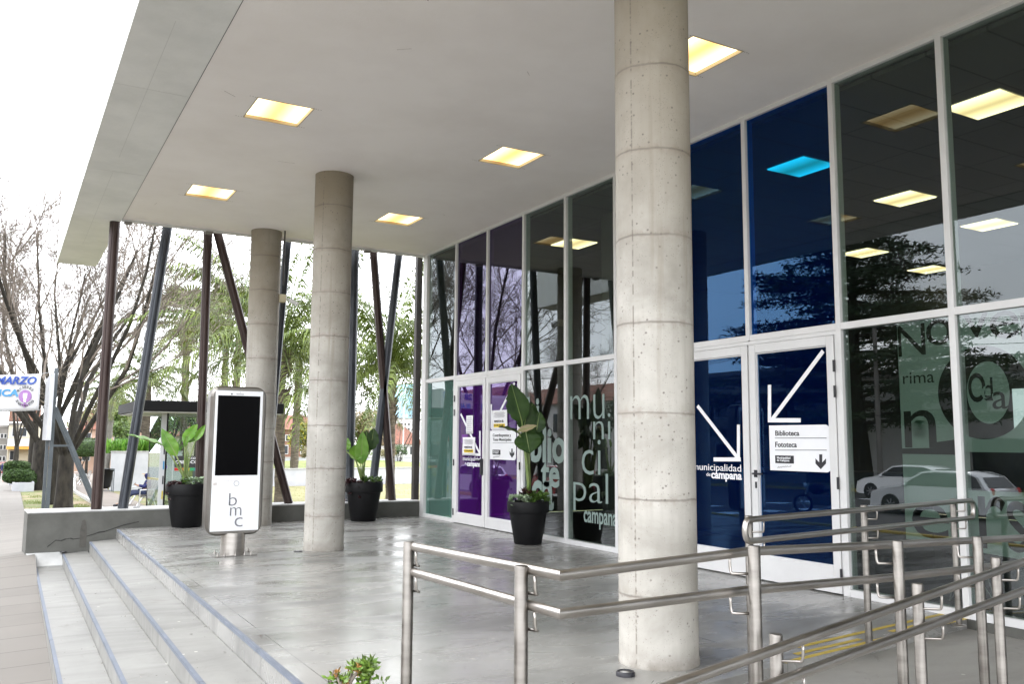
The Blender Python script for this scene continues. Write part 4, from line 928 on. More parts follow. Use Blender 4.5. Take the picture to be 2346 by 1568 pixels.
# ================================================================== TOTEM SCREEN
bp_ = onz((532, 1272), 0)
tt = thing('digital_totem', 'phone shaped information totem with a blank black screen and bmc lettering', 'totem', (bp_.x, bp_.y, 0))
yF = bp_.y - .13
def T(x, y): q = ony(cT(x, y), yF); return q
tl, trr, bl, brr = T(82, 168), T(462, 180), T(40, 1308), T(428, 1290)
x0 = (tl.x + bl.x) / 2; x1 = (trr.x + brr.x) / 2; z1_ = (tl.z + trr.z) / 2; z0_ = (bl.z + brr.z) / 2
W = x1 - x0; pad = .055
def roundrect(xa, xb, za, zb, r, n=6):
    P = []
    for (cx_, cz_, t0) in ((xb - r, za + r, -90), (xb - r, zb - r, 0), (xa + r, zb - r, 90), (xa + r, za + r, 180)):
        for k in range(n + 1): t = R_(t0 + 90 * k / n); P.append((cx_ + r * math.cos(t), cz_ + r * math.sin(t)))
    return P
h = MB(); rr1 = roundrect(x0 - pad, x1 + pad, z0_ - .06, z1_ + .06, .14); rr0 = roundrect(x0 - pad + .03, x1 + pad - .03, z0_ - .035, z1_ + .035, .11); n = len(rr1)
for ring, yy in ((rr0, yF + .012), (rr1, yF + .05), (rr1, yF + .25), (rr0, yF + .29)):
    for p in ring: h.v.append(Vector((p[0], yy, p[1])))
for k in range(3):
    for i in range(n): j = (i + 1) % n; h.f.append((k * n + i, k * n + j, (k + 1) * n + j, (k + 1) * n + i))
h.f.append(tuple(reversed(range(n)))); h.f.append(tuple(3 * n + i for i in range(n)))
hb_ = h.build('housing', 'steel_dark', tt)
fp = MB(); fp.box(x0, x1, yF, yF + .0119, z0_, z1_); fp.build('front_panel', 'white_panel', tt, bevel=.002)
sa, sb_ = T(103, 208), T(420, 850); sx1 = T(440, 220).x; s = MB(); s.box((sa.x + T(77, 850).x) / 2, (sx1 + sb_.x) / 2, yF - .003, yF, sb_.z, sa.z); s.build('screen', 'screen', tt)
cc = MB(); q = T(213, 198); cc.tube([(q.x, yF - .003, q.z), (q.x, yF + .001, q.z)], .011, 12); q = T(281, 186); cc.tube([(q.x, yF - .003, q.z), (q.x, yF + .001, q.z)], .005, 8); qa, qb = T(250, 200), T(310, 203); cc.box(qa.x, qb.x, yF - .003, yF - .0005, qa.z - .004, qa.z + .004); cc.build('camera_marks', 'grey_ink', tt)
hbn = MB(); q = T(250, 918); pr = [(.032 * math.cos(k * math.pi / 12), .032 * math.sin(k * math.pi / 12)) for k in range(25)]; hbn.tube([(q.x + a, yF - .001, q.z + b) for a, b in pr], .0022, 5, False); hbn.build('home_mark', 'grey_ink', tt)
for ch, (a, b), (c_, d_) in (('b', (187, 1098), (256, 995)), ('m', (196, 1178), (290, 1108)), ('c', (233, 1267), (300, 1190))):
    qa, qb = T(a, b), T(c_, d_); text_mesh('lettering', ch, (qa.x, yF - .001, qa.z), (1, 0, 0), (0, 0, 1), qb.x - qa.x, qb.z - qa.z, 'grey_ink', tt, -.012, nrm=(0, -1, 0))
rz_ = MB(); qa, qb = T(62, 905), T(240, 893)
for k in range(9): t = k / 9; q = qa.lerp(qb, t); rz_.box(q.x, q.x + .022 + .012 * (k % 3), yF - .0015, yF - .0003, q.z - .002, q.z + .002)
rz_.box(qa.x, qa.x + .05, yF - .0015, yF - .0003, qa.z - .05, qa.z - .012); rz_.build('tape_residue', M('tape_residue', (.52, .47, .44), (.7, .68, .68), 40, .8), tt)
ps = MB(); ps.tube([(bp_.x, bp_.y, .01), (bp_.x, bp_.y, z0_ - .03)], .155, 32); ps.build('stem', 'steel', tt, smooth=True)
bpl = MB(); bpl.box(bp_.x - .27, bp_.x + .27, bp_.y - .22, bp_.y + .2, 0, .012); bpl.build('base_plate', 'steel_dark', tt)
for dx, dy in ((-.22, -.17), (-.14, -.19), (.0, -.18), (.2, -.17), (.23, .1), (-.2, .12), (.12, -.17)):
    bt = MB(); bt.tube([(bp_.x + dx, bp_.y + dy, .01), (bp_.x + dx, bp_.y + dy, .028)], .016, 6); bt.tube([(bp_.x + dx, bp_.y + dy, .028), (bp_.x + dx, bp_.y + dy, .055)], .008, 8); bt.build('bolt', 'steel', tt)

# ================================================================== PLANTERS AND PLANTS
def pot(label, p, rim_r, h, group='black planters on the terrace'):
    e = thing('plant_pot', label, 'plant pot', (p.x, p.y, 0), group); k = rim_r
    m = MB(); m.lathe((p.x, p.y, 0), [(k * .62, 0), (k * .655, .012), (k * .90, h * .74), (k * .985, h * .745), (k, h * .76), (k * 1.0, h * .985), (k * .985, h), (k * .93, h), (k * .92, h * .93)], 40, cap=False)
    m.f.append(tuple(reversed(range(40)))); m.build('pot_body', 'black_pot', e, smooth=True)
    s_ = MB(); s_.lathe((p.x, p.y, 0), [(k * .925, h * .93), (k * .5, h * .95), (.01, h * .96)], 24); s_.build('soil', 'soil', e, smooth='all'); return e
def blade(mb, base, tip, width, up, droop=.12, fold=.25, tear=False, n=12, cup=0.15):
    base, tip = Vector(base), Vector(tip); d = tip - base; Ln = d.length; d.normalize(); s = d.cross(Vector(up)).normalized(); nn = s.cross(d).normalized()
    rows = []
    for i in range(n + 1):
        t = i / n; c = base + d * Ln * t + nn * (-droop * Ln * t * t); w_ = width * (math.sin(math.pi * min(1, t ** .85 * .95 + .04)) ** .85) * (1.05 - .1 * t)
        if i == n: w_ = .004
        js = [1 + (random.uniform(-.22, .06) if tear and 2 < i < n and i % 2 else 0) for _ in (0, 1)]
        rows.append([c + s * x * w_ * (js[0] if x < 0 else js[1]) + nn * (fold * abs(x) * w_ - cup * (abs(x) ** 2) * w_ + .01 * math.sin(i * 1.7 + x * 3) * abs(x)) for x in (-1, -.66, -.33, 0, .33, .66, 1)])
    b = len(mb.v)
    for r in rows: mb.v += r
    for i in range(n):
        for j in range(6): k = b + i * 7 + j; mb.f.append((k, k + 1, k + 8, k + 7))
def big_plant(label, P, leaves, zsoil, dist, mats, group='broad leaved plants in the black pots'):
    # leaves: (stem picture points, blade base px, tip px, width m, depth shift, mat)
    e = thing('broad_leaf_plant', label, 'plant', (P.x, P.y, zsoil), group)
    fwd = Vector((ray((P_px(P)[0], 784)).x, ray((P_px(P)[0], 784)).y, 0)).normalized()
    def at(p, off): d = ray(p); t = (P - CAM).dot(fwd) / d.dot(fwd); return CAM + d * t + fwd * off
    for lf in leaves:
        stem, tip, wd, o0, o1, mt, kw = lf; pts = [Vector((P.x, P.y, zsoil - .03)) + Vector((random.uniform(-.04, .04), random.uniform(-.04, .04), 0))]
        k = len(stem)
        for i, q in enumerate(stem): pts.append(at(q, o0 * (i + 1) / k))
        up = kw.pop('up', None) or (-fwd + Vector((random.uniform(-.35, .35), 0, .35)))
        tipw = at(tip, o1); st_ = MB(); st_.tube(pts, [.022 - .012 * i / (len(pts) - 1) for i in range(len(pts))], 8)
        bl_ = MB(); blade(bl_, pts[-1], tipw, wd, up, **kw)
        lo = bl_.build('leaf', mt, e, smooth='all'); st_.build('leaf_stalk', 'stalk', lo, smooth='all')
        rb = MB(); d = tipw - pts[-1]; nn_ = Vector(up) - d.normalized() * Vector(up).dot(d.normalized()); nn_.normalize()
        rb.tube([pts[-1] + d * t + nn_ * (-kw.get('droop', .12) * d.length * t * t) for t in (0, .25, .5, .75, .97)], [.009, .007, .005, .004, .002], 5); rb.build('midrib', 'stalk', lo)
    return e
def P_px(P): c = RM.transposed() @ (Vector((P.x, P.y, P.z)) - CAM); return (CX - FPX * c.x / c.z, CY + FPX * c.y / c.z)
def rosettes(label, c, r, z, n, size, mt, name='succulent_plant', spread=None, group='low succulents edging the pots', arc=(0, 6.283), drop=0):
    rd = random.Random(int(c.x * 100 + z * 10 + n)); m = MB()
    for i in range(n):
        a = rd.uniform(*arc); q = r * math.sqrt(rd.uniform(.15, 1.05)); o = Vector((c.x + q * math.cos(a), c.y + q * math.sin(a), z + rd.uniform(0, size * 1.2) - (drop * rd.random() if q > r * .9 else 0)))
        for k in range(9):
            b = k * 2.4 + rd.random(); el = rd.uniform(.1, 1.1); d = Vector((math.cos(b) * math.cos(el), math.sin(b) * math.cos(el), math.sin(el))); s_ = d.cross(Vector((0, 0, 1))).normalized() * size * .28; L_ = size * rd.uniform(.7, 1.1)
            m.quad(o, o + d * L_ * .55 + s_, o + d * L_, o + d * L_ * .55 - s_)
    o = m.build(name, mt); return tag(o, label, 'plant', group)
pA = onz((423, 1209), 0) + Vector((.04, .1, 0)); pA = onz((423, 1211), 0); dA = Vector((.27, .96, 0)); cA = pA + dA * .24
pot('black planter with a bright green broad leaved plant left of the totem', cA, .365, .735)
LB, LD = MT['leaf_bright'], MT['leaf_dark']
cA.z = .7
big_plant('bright green broad leaved plant with one long drooping leaf left of the totem', cA, [
    ([cK(1010, 1010), cK(930, 870), cK(820, 690)], cK(330, 540), .10, -.1, -.3, LB, dict(droop=.0, fold=.5, up=(0, -.3, 1))),
    ([cK(1045, 1040), cK(1010, 920), cK(965, 815)], cK(775, 465), .115, -.1, -.12, LB, dict(droop=.05)),
    ([cK(1070, 1040), cK(1075, 850), cK(1075, 700)], cK(1105, 545), .04, 0, 0, LB, dict(droop=.02)),
    ([cK(1095, 1080), cK(1140, 850), cK(1215, 620)], cK(1345, 405), .06, .05, .1, LB, dict(fold=.6)),
    ([cK(1090, 1040), cK(1120, 800), cK(1060, 640)], cK(1240, 380), .10, .15, .3, LB, dict(tear=True)),
    ([cK(1080, 1040), cK(1090, 860), cK(1110, 630)], cK(1300, 560), .05, .15, .3, LB, dict(tear=True)),
], .7, 0, None)
rosettes('pale variegated succulents on the right of the pot beside the totem', cA + Vector((.13, -.1, 0)), .22, .72, 44, .075, 'succ_pale')
rosettes('dark red trailing succulents spilling from the left rim beside the totem', cA + Vector((-.2, -.1, 0)), .17, .69, 34, .06, 'succ_red', arc=(1.5, 5.2), drop=.3)
rosettes('small bright green succulent beside the stalks in the totem side pot', cA + Vector((-.08, -.16, 0)), .07, .73, 12, .07, 'succ_green')
pB_ = onz((832, 1196), 0) + Vector((.06, .23, 0)); pB_.y = min(pB_.y, 15.75)
pot('black planter with glossy upright leaves between a column and the low wall', pB_, .355, .72)
pB_.z = .68
big_plant('broad leaved plant with upright glossy leaves between a column and the low wall', pB_, [
    ([cM(880, 1080), cM(850, 960), cM(745, 870)], cM(770, 755), .10, -.1, -.15, LB, dict(droop=.1)),
    ([cM(900, 1080), cM(895, 1000)], cM(915, 690), .13, -.05, -.1, LB, dict(droop=.03)),
    ([cM(895, 1080), cM(880, 1040), cM(840, 960)], cM(880, 800), .15, -.08, .05, LB, dict(droop=.1)),
    ([cM(925, 1080), cM(935, 980), cM(990, 870)], cM(1020, 655), .14, .1, .15, LD, dict(droop=.05, tear=True)),
    ([cM(915, 1080), cM(915, 1000), cM(950, 900)], cM(950, 680), .12, .1, .12, LD, dict(droop=.05, tear=True)),
], .68, 0, None)
rosettes('dark red succulents spilling over the pot by the low wall', pB_ + Vector((-.2, -.08, 0)), .19, .67, 50, .07, 'succ_red', arc=(1.3, 5.4), drop=.35)
rosettes('green and white succulents in the pot by the low wall', pB_ + Vector((.12, -.08, 0)), .18, .7, 34, .075, 'succ_green')
pC = onz((1211, 1251), 0) + Vector((.11, .2, 0)); 
pot('black planter with a tall dark leaved plant in front of the purple door', pC, .31, .62)
pC.z = .6
big_plant('tall dark green broad leaved plant standing before the purple door', pC, [
    ([cB(900, 950), cB(880, 740), cB(850, 480)], cB(770, 190), .18, -.05, -.1, LD, dict(droop=.02, tear=True)),
    ([cB(905, 950), cB(890, 740), cB(880, 470)], cB(935, 330), .16, .1, .2, LD, dict(droop=.0, tear=True)),
    ([cB(910, 950), cB(900, 700), cB(960, 560)], cB(985, 400), .13, .05, .1, LD, dict(droop=.0, tear=True)),
    ([cB(895, 950), cB(875, 740), cB(850, 575)], cB(690, 495), .13, -.1, -.25, LD, dict(droop=.15, up=(0, -.3, 1))),
    ([cB(898, 950), cB(890, 750), cB(880, 560)], cB(910, 720), .20, -.15, -.2, LD, dict(droop=.0)),
    ([cB(902, 950), cB(880, 700), cB(820, 550)], cB(965, 510), .05, -.2, -.22, MT['leaf_brown'], dict(droop=.0, fold=.6)),
    ([cB(905, 950), cB(905, 700), cB(930, 540)], cB(960, 690), .15, .0, .1, LD, dict(droop=.0)),
    ([cB(905, 950), cB(895, 700), cB(860, 540)], cB(905, 330), .16, .05, .05, LD, dict(droop=.0, tear=True)),
    ([cB(905, 950), cB(895, 700), cB(850, 540)], cB(960, 590), .13, .0, -.05, LD, dict(droop=.0)),
], .6, 0, None)
rosettes('white flowered low plants on the left of the pot before the purple door', pC + Vector((-.15, -.02, 0)), .16, .62, 60, .06, 'succ_pale', drop=.12)
rosettes('dark green crinkled plants on the right of the pot before the purple door', pC + Vector((.12, -.06, 0)), .17, .63, 60, .08, 'succ_green', drop=.1)
rosettes('small dark red rosettes in the middle of the pot before the purple door', pC, .09, .63, 10, .1, 'succ_red')

# uplights and drain caps
def cap(label, p, r, h):
    e = thing('ground_light', label, 'ground light', tuple(p), 'round ground lights'); m = MB(); m.lathe(p, [(r, 0), (r, h * .7), (r * .9, h), (r * .72, h), (r * .7, h * .8)], 24, cap=False); m.build('bezel', 'ink', e, smooth=True)
    g_ = MB(); g_.lathe(p, [(r * .72, h * .78), (.002, h * .8)], 24); g_.build('lens', 'walltop', e, smooth='all')
cap('dark ringed ground light at the foot of the nearest column', onz((1433, 1549), 0), .062, .028)
cap('flat dark ground light beside the middle column', onz((683, 1265), 0), .06, .012)
cap('small dark ground light on the ledge under the cracked wall', onz(cW(965, 862), -.338), .05, .01)
cap('small dark cap on top of the low wall between poles', onz(cal1(895, 1308), .312), .06, .01)
# security camera on far column
scm = thing('security_camera', 'small cream junction box with a security camera on the rear column', 'camera', (4.2, 15.6, 3.9))
q = ony(cN(978, 712), 15.75); b = MB(); b.box(q.x - .06, q.x + .06, 15.69, 15.81, q.z - .07, q.z + .07); b.build('junction_box', M('cream_plastic', (.6, .54, .38), rough=.5), scm, bevel=.006)
b = MB(); b.tube([(q.x + .05, 15.75, q.z), (q.x + .14, 15.72, q.z - .02)], .015, 8); b.build('arm', 'white_alu', scm); b = MB(); b.tube([(q.x + .13, 15.75, q.z - .02), (q.x + .27, 15.66, q.z - .1)], .035, 12); b.build('camera_body', 'white_alu', scm, smooth=True)

# shrub in the bed in front of the camera
sh = thing('garden_shrub', 'sparse shrub tip with small light green leaves and brown twigs at the bottom edge', 'shrub', (.9, 2.2, -.6))
rd = random.Random(11); tw = MB(); lv = MB(); lb = MB(); DS = 2.35
def shp(x, y, o=0): return CAM + ray(((950 + x / 11.73) * .7841, (1880 + y / 11.73) * .7841)) * (DS + o)
root = Vector((1.02, 1.95, -.62)); root = shp(900, 2200); root.z = -.62; br0 = shp(850, 1750)
stems = [[root, br0, shp(860, 1350), shp(1000, 1150), shp(1180, 900), shp(1230, 760)], [root, br0, shp(860, 1350), shp(930, 1000, .02), shp(955, 800, .03)], [root, shp(600, 1800), shp(520, 1400, -.02), shp(400, 1150), shp(370, 1030)], [root, br0, shp(700, 1500, .04), shp(690, 1100, .05)], [root, shp(1100, 1900, .05), shp(1250, 1400, .05), shp(1420, 1150, .04), shp(1400, 850)], [root, shp(1300, 1900), shp(1500, 1500), shp(1560, 1200)], [root, shp(300, 1900), shp(170, 1400), shp(290, 930)], [root, shp(1700, 1900), shp(1850, 1600), shp(1960, 1420)]]
for s_ in stems: tw.tube(s_, [.008 - .0065 * i / (len(s_) - 1) for i in range(len(s_))], 6)
tw.build('twigs', 'twig', sh)
def sprig(mb, c, n, s, L_=.022):
    for k in range(n):
        a = rd.uniform(0, 6.28); el = rd.uniform(-.2, 1.3); d = Vector((math.cos(a) * math.cos(el), math.sin(a) * math.cos(el), math.sin(el))); o = c + Vector([rd.uniform(-s, s) for _ in range(3)]); w_ = d.orthogonal().normalized() * .005; mb.quad(o, o + d * L_ * .5 + w_, o + d * L_, o + d * L_ * .5 - w_)
for x, y, n, s in ((1350, 760, 26, .014), (1550, 740, 26, .014), (1480, 830, 20, .014), (1000, 820, 20, .012), (1100, 860, 18, .012), (1320, 1000, 14, .012), (1420, 1040, 10, .012), (1540, 1180, 14, .010), (1280, 1240, 22, .016), (660, 1290, 18, .012), (390, 1270, 16, .012), (1430, 1220, 18, .014), (1960, 1420, 8, .01), (1000, 1650, 24, .04), (500, 1800, 30, .05), (1400, 1800, 30, .05)): sprig(lv, shp(x, y, rd.uniform(-.02, .02)), n, s)
for x, y in ((1220, 960), (380, 1080), (400, 1150), (1200, 1120), (1300, 1110), (740, 1360), (900, 900), (1230, 800)): sprig(lb, shp(x, y), 9, .008, .016)
lv.build('leaves', M('shrub_leaf', (.05, .11, .010), (.14, .22, .03), 30, .45, island=.4), sh); lb.build('dry_leaves', M('shrub_dry', (.30, .13, .03), (.42, .24, .08), 30, .7, island=.3), sh)

# ================================================================== TREES
def bare_tree(name, label, base, H, spread, r0, seed, stems=6, fork=.16, levels=4, tilt=.5, group=None, dens=1.0, lean=(0, 0)):
    rd = random.Random(seed); e = thing(name, label, 'tree', base, group); tk = MB(); tw = MB(); base = Vector(base)
    def branch(p, d, L_, r, lv, target):
        n = 5 if lv < 2 else 4; pts = [p]; rad = [r]; dirs = [d]
        for i in range(n):
            j = .10 + .05 * lv; d = (d + Vector((rd.gauss(0, j), rd.gauss(0, j), rd.gauss(0, j * .6) + (.07 if lv < 3 else .05)))).normalized()
            pts.append(pts[-1] + d * L_ / n); rad.append(max(.004 if lv < 3 else .0075, r * (1 - (.62 if lv < levels else .85) * (i + 1) / n))); dirs.append(d)
        (tk if lv <= 0 else tw).tube(pts, rad, 10 if lv == 0 else (7 if lv == 1 else (4 if lv == 2 else 3)), cap=False)
        if lv >= levels: return
        k = int({0: 7, 1: 8, 2: 7, 3: 5}.get(lv, 4) * dens)
        for c in range(k):
            t = .25 + .75 * (c + rd.random()) / k; i = min(n - 1, int(t * n)); f = t * n - i; q = pts[i].lerp(pts[i + 1], f); dd = dirs[i]
            a = rd.uniform(0, 6.28); o = dd.orthogonal().normalized(); o.rotate(Matrix.Rotation(a, 3, dd)); ang = rd.uniform(.35, .85)
            nd = (dd * math.cos(ang) + o * math.sin(ang)).normalized()
            branch(q, nd, L_ * rd.uniform(.42, .68) * (1 - .25 * t), rad[i] * rd.uniform(.32, .52), lv + 1, None)
    fk = base + Vector((lean[0] * fork * H, lean[1] * fork * H, H * fork))
    tk.tube([base - Vector((0, 0, .2)), base + Vector((0, 0, .15)), base.lerp(fk, .4), base.lerp(fk, .8), fk], [r0 * 1.35, r0 * 1.1, r0 * .97, r0 * .92, r0 * .8], 12, cap=False)
    for s_ in range(stems):
        a = 6.283 * s_ / stems + rd.uniform(-.4, .4); tl_ = tilt * rd.uniform(.35, 1.1); d = Vector((math.cos(a) * math.sin(tl_), math.sin(a) * math.sin(tl_), math.cos(tl_)))
        branch(fk - Vector((0, 0, r0 * .5)) + Vector((math.cos(a), math.sin(a), 0)) * r0 * .3, d, H * (1 - fork) * rd.uniform(.72, .92), r0 * rd.uniform(.32, .46), 0, None)
    tk.build('trunk', 'bark', e, smooth='all'); tw.build('crown', 'twig', e); return e
def tpos(px, y): q = ony((px, 1000), y); return (q.x, y, gz(y))
bt1 = bare_tree('bare_tree', 'large leafless tree with dark mossy trunk behind the cracked low wall', tpos(155, 37), 13.0, 8, .30, 33, stems=8, fork=.16, tilt=.8, dens=.95, group='leafless street trees')
bt2 = bare_tree('bare_tree', 'thinner leafless tree just left of the large mossy trunk', tpos(129, 41), 12, 7, .22, 5, stems=4, fork=.3, tilt=.4, group='leafless street trees', dens=.9)
bt3 = bare_tree('bare_tree', 'leafless tree behind the banner, next to the white hedge planter', tpos(94, 61), 15, 8, .42, 9, stems=5, fork=.2, tilt=.6, group='leafless street trees', dens=.9)
bare_tree('bare_tree', 'dark leaning leafless tree farther along the pavement behind the banner', tpos(78, 72), 15, 8, .3, 14, stems=4, fork=.3, tilt=.7, group='leafless street trees', dens=.8)
bare_tree('bare_tree', 'distant leafless tree at the far end of the pavement', tpos(40, 118), 17, 8, .3, 15, stems=5, fork=.2, tilt=.7, group='leafless street trees', dens=.8)
bare_tree('bare_tree', 'slim grey leafless tree in front of the peach coloured building', tpos(202, 96), 11, 6, .14, 19, stems=4, fork=.3, tilt=.5, group='leafless street trees', dens=.8)
bare_tree('bare_tree', 'small twiggy leafless tree behind the right end of the planter wall', tpos(915, 84), 8, 6, .12, 29, stems=5, fork=.15, tilt=.8, group='leafless street trees', dens=.8)
bare_tree('bare_tree', 'pale twiggy leafless tree behind the bank booth', tpos(390, 84), 14, 6, .14, 39, stems=5, fork=.2, tilt=.6, group='leafless street trees', dens=.8)
# seen only as reflections in the glass
for (x, y, h_, sd_, lb_) in ((-3.9, 34, 12, 51, 'leafless kerb tree mirrored in the purple panes'), (-4.0, 46, 13, 52, 'leafless kerb tree farther off, mirrored in the first glass panes'), (-26, 62, 13, 53, 'leafless tree across the road mirrored beside the near column')):
    bare_tree('bare_tree', lb_, (x, y, gz(y)), h_, 7, .24, sd_, stems=5, fork=.2, tilt=.6, group='leafless street trees', dens=.9)

def palm(name, label, base, ht, r, frl, nf, seed, leafm='palm_leaf', fan=False, skirt=False, rag=False, trunkm='palm_trunk', droop=.62, group='palm trees in the park', wid=.5):
    rd = random.Random(seed); e = thing(name, label, 'palm tree', base, group); b = Vector(base); tk = MB(); n = 16; pts = []; rad = []
    for i in range(n + 1):
        t = i / n; pts.append(b + Vector((.12 * math.sin(t * 2 + seed), .1 * math.sin(t * 3 + seed), -.1 + (ht + .1) * t))); rad.append(r * (1.25 if i == 0 else 1.0 - .12 * t) * (1 + (.07 if i % 2 else -.05)))
    tk.tube(pts, rad, 12); top_ = pts[-1]
    if rag:
        for k in range(70):
            t = rd.uniform(.55, 1.0); a = rd.uniform(0, 6.28); p = b + Vector((0, 0, ht * t)); o = Vector((math.cos(a), math.sin(a), 0)); L_ = rd.uniform(.25, .5); tk.tube([p + o * r * .8, p + o * (r * 1.3) + Vector((0, 0, L_ * .6)), p + o * (r * 1.5 + .08) + Vector((0, 0, L_))], [.06, .045, .01], 4)
    tk.build('trunk', trunkm, e)
    cr_ = MB()
    for k in range(nf):
        a = k * 2.399 + rd.uniform(-.2, .2); el = 1.35 - 1.75 * (k / nf) + rd.uniform(-.1, .1); L_ = frl * rd.uniform(.85, 1.1); h_ = Vector((math.cos(a), math.sin(a), 0)); side = Vector((-math.sin(a), math.cos(a), 0))
        if fan:
            L1 = L_ * .5; d = h_ * math.cos(el) + Vector((0, 0, math.sin(el))); tip = top_ + d * L1; cr_.tube([top_, tip], [.025, .015], 4, cap=False)
            for j in range(17):
                b_ = (j - 8) / 8 * 1.35; dd = (d * math.cos(b_) + side * math.sin(b_)); q = tip + dd * L_ * .38; q2 = tip + dd * L_ * .62 + Vector((0, 0, -.16 * L_ * droop)); s_ = dd.cross(d.cross(side)).normalized() * .028 * L_; cr_.quad(tip, q + s_, q2, q - s_)
        else:
            m_ = 10; P = []; d = h_ * math.cos(el) + Vector((0, 0, math.sin(el))); p = Vector(top_)
            for i in range(m_ + 1): P.append(p.copy()); p = p + d * L_ / m_; d = (d + Vector((0, 0, -.17 * droop)) ).normalized()
            cr_.tube(P, [.035 - .028 * i / m_ for i in range(m_ + 1)], 4, cap=False)
            nl = 50
            for j in range(3, nl):
                t = j / nl * m_; i = min(m_ - 1, int(t)); q = P[i].lerp(P[i + 1], t - i); ax = (P[i + 1] - P[i]).normalized(); ll = wid * math.sin(math.pi * (j / nl * .86 + .12)) ** .6 * rd.uniform(.8, 1.15)
                for sg in (-1, 1):
                    up = rd.uniform(-.35, .45); dd = (side * sg * .75 + ax * .55 + Vector((0, 0, up))).normalized(); q1 = q + dd * ll * .5; q2 = q + dd * ll * .9 + Vector((0, 0, -.62 * ll)); s_ = ax * .035
                    cr_.quad(q - s_ * .6, q1 - s_, q2, q1 + s_)
    cr_.build('crown', leafm, e)
    if skirt:
        sk_ = MB()
        for k in range(130):
            a = rd.uniform(0, 6.28); z = rd.uniform(0, 1.7); o = top_ + Vector((math.cos(a) * .15, math.sin(a) * .15, -z)); d = Vector((math.cos(a) * .55, math.sin(a) * .55, -1)).normalized(); s_ = Vector((-math.sin(a), math.cos(a), 0)) * .12; sk_.quad(o, o + d * .7 + s_, o + d * 1.1, o + d * .7 - s_)
        sk_.build('dead_skirt', 'palm_dead', e)
    return e
def zat(px, py, y): return ony((px, py), y).z
def palm_at(px, py_crown, y): q = ony((px, 1000), y); return (q.x, y, gz(y)), ony((px, py_crown), y).z - gz(y)
b_, h_ = palm_at(645, 800, 34); palm('feather_palm', 'feathery palm with ragged brown trunk rising behind the rear column', b_, h_, .2, 5.8, 38, 3, rag=True, droop=.62, wid=0.81)
b_, h_ = palm_at(892, 838, 30); palm('feather_palm', 'feathery palm with ragged trunk between the crossed poles near the glass', b_, h_, .17, 4.5, 42, 8, rag=True, droop=.62, wid=0.72)
b_, h_ = palm_at(677, 826, 62); palm('feather_palm', 'shorter green palm with a patterned trunk between the two rear columns', b_, h_, .3, 4.6, 38, 12, droop=1.1, wid=.6)
b_, h_ = palm_at(540, 700, 52); palm('feather_palm', 'tall feathery palm between the leaning brown pole and the rear column', b_, h_, .22, 6.2, 32, 17, 'palm_leaf', droop=1.0, wid=0.91)
b_, h_ = palm_at(419, 735, 72); palm('fan_palm', 'fan palm with a brown dead leaf skirt left of the middle brown pole', b_, h_, .3, 3.2, 34, 21, fan=True, skirt=True)
b_, h_ = palm_at(512, 735, 76); palm('fan_palm', 'fan palm with a brown dead leaf skirt behind the park floodlight', b_, h_, .3, 3.2, 34, 22, fan=True, skirt=True)
b_, h_ = palm_at(245, 900, 66); palm('feather_palm', 'small smooth trunked palm with yellowish hanging fronds behind the litter bin', b_, h_, .26, 3.0, 20, 25, 'palm_leaf2', droop=1.35, wid=.5, trunkm=M('palm_smooth', (.2, .19, .17), (.3, .29, .27), 3, .9))
b_, h_ = palm_at(333, 870, 60); palm('feather_palm', 'straight grey trunked palm rising behind the bank booth', b_, h_, .3, 4.4, 30, 27, droop=1.1, wid=.5)
b_, h_ = palm_at(455, 760, 58); palm('feather_palm', 'olive green feathery palm just left of the totem side pole', b_, h_, .24, 4.6, 24, 31, 'palm_leaf2', droop=1.2, wid=.6)

def blob_tree(name, label, base, ht, rx, rz, n, size, mt, seed, cat='tree', group=None, trunk=.12, lumps=9):
    rd = random.Random(seed); e = thing(name, label, cat, base, group); b = Vector(base); tk = MB(); c = b + Vector((0, 0, ht - rz))
    if trunk: tk.tube([b - Vector((0, 0, .1)), b + Vector((.05, 0, (ht - rz) * .6)), c], [trunk * 1.2, trunk, trunk * .5], 8)
    cs_ = []
    for k in range(lumps): a = rd.uniform(0, 6.28); el = rd.uniform(-.5, 1.3); q = rd.uniform(.3, .75); cs_.append((c + Vector((math.cos(a) * math.cos(el) * rx * q, math.sin(a) * math.cos(el) * rx * q, math.sin(el) * rz * q)), rd.uniform(.32, .55)))
    for cc_, _ in cs_:
        if trunk: tk.tube([c - Vector((0, 0, rz * .5)), cc_], [trunk * .4, trunk * .1], 5)
    if trunk: tk.build('trunk', 'bark', e)
    m = MB()
    for i in range(n):
        cc_, f = cs_[i % lumps]; d = Vector([rd.gauss(0, 1) for _ in range(3)]).normalized() * (rd.random() ** .4); o = cc_ + Vector((d.x * rx * f, d.y * rx * f, d.z * rz * f)); u = Vector([rd.gauss(0, 1) for _ in range(3)]).normalized(); v = u.orthogonal().normalized(); s_ = size * rd.uniform(.6, 1.3)
        m.quad(o - u * s_, o + v * s_ * .5, o + u * s_, o - v * s_ * .5)
    m.build('crown', mt, e); return e
blob_tree('leafy_tree', 'yellow green shrub tree behind the top of the totem', tpos(505, 62), 6.6, 2.1, 1.5, 2600, .13, 'foliage_y', 41)
blob_tree('leafy_tree', 'yellow leaved tree low behind the rear column', tpos(585, 66), 5.6, 1.8, 1.5, 1800, .13, 'foliage_y', 42)
blob_tree('leafy_tree', 'dark green bushy tree filling the gap behind the bank booth roof', tpos(480, 90), 8.2, 3.8, 3.0, 4200, .2, 'foliage', 43)
blob_tree('leafy_tree', 'rounded green and pinkish tree between a blue pole and the crossed poles', tpos(835, 88), 7.6, 3.3, 2.9, 4200, .17, 'foliage_mix', 44)
blob_tree('leafy_tree', 'small light green tree beside the peach coloured building', tpos(276, 92), 5.9, 1.9, 1.6, 2000, .15, 'foliage', 45)
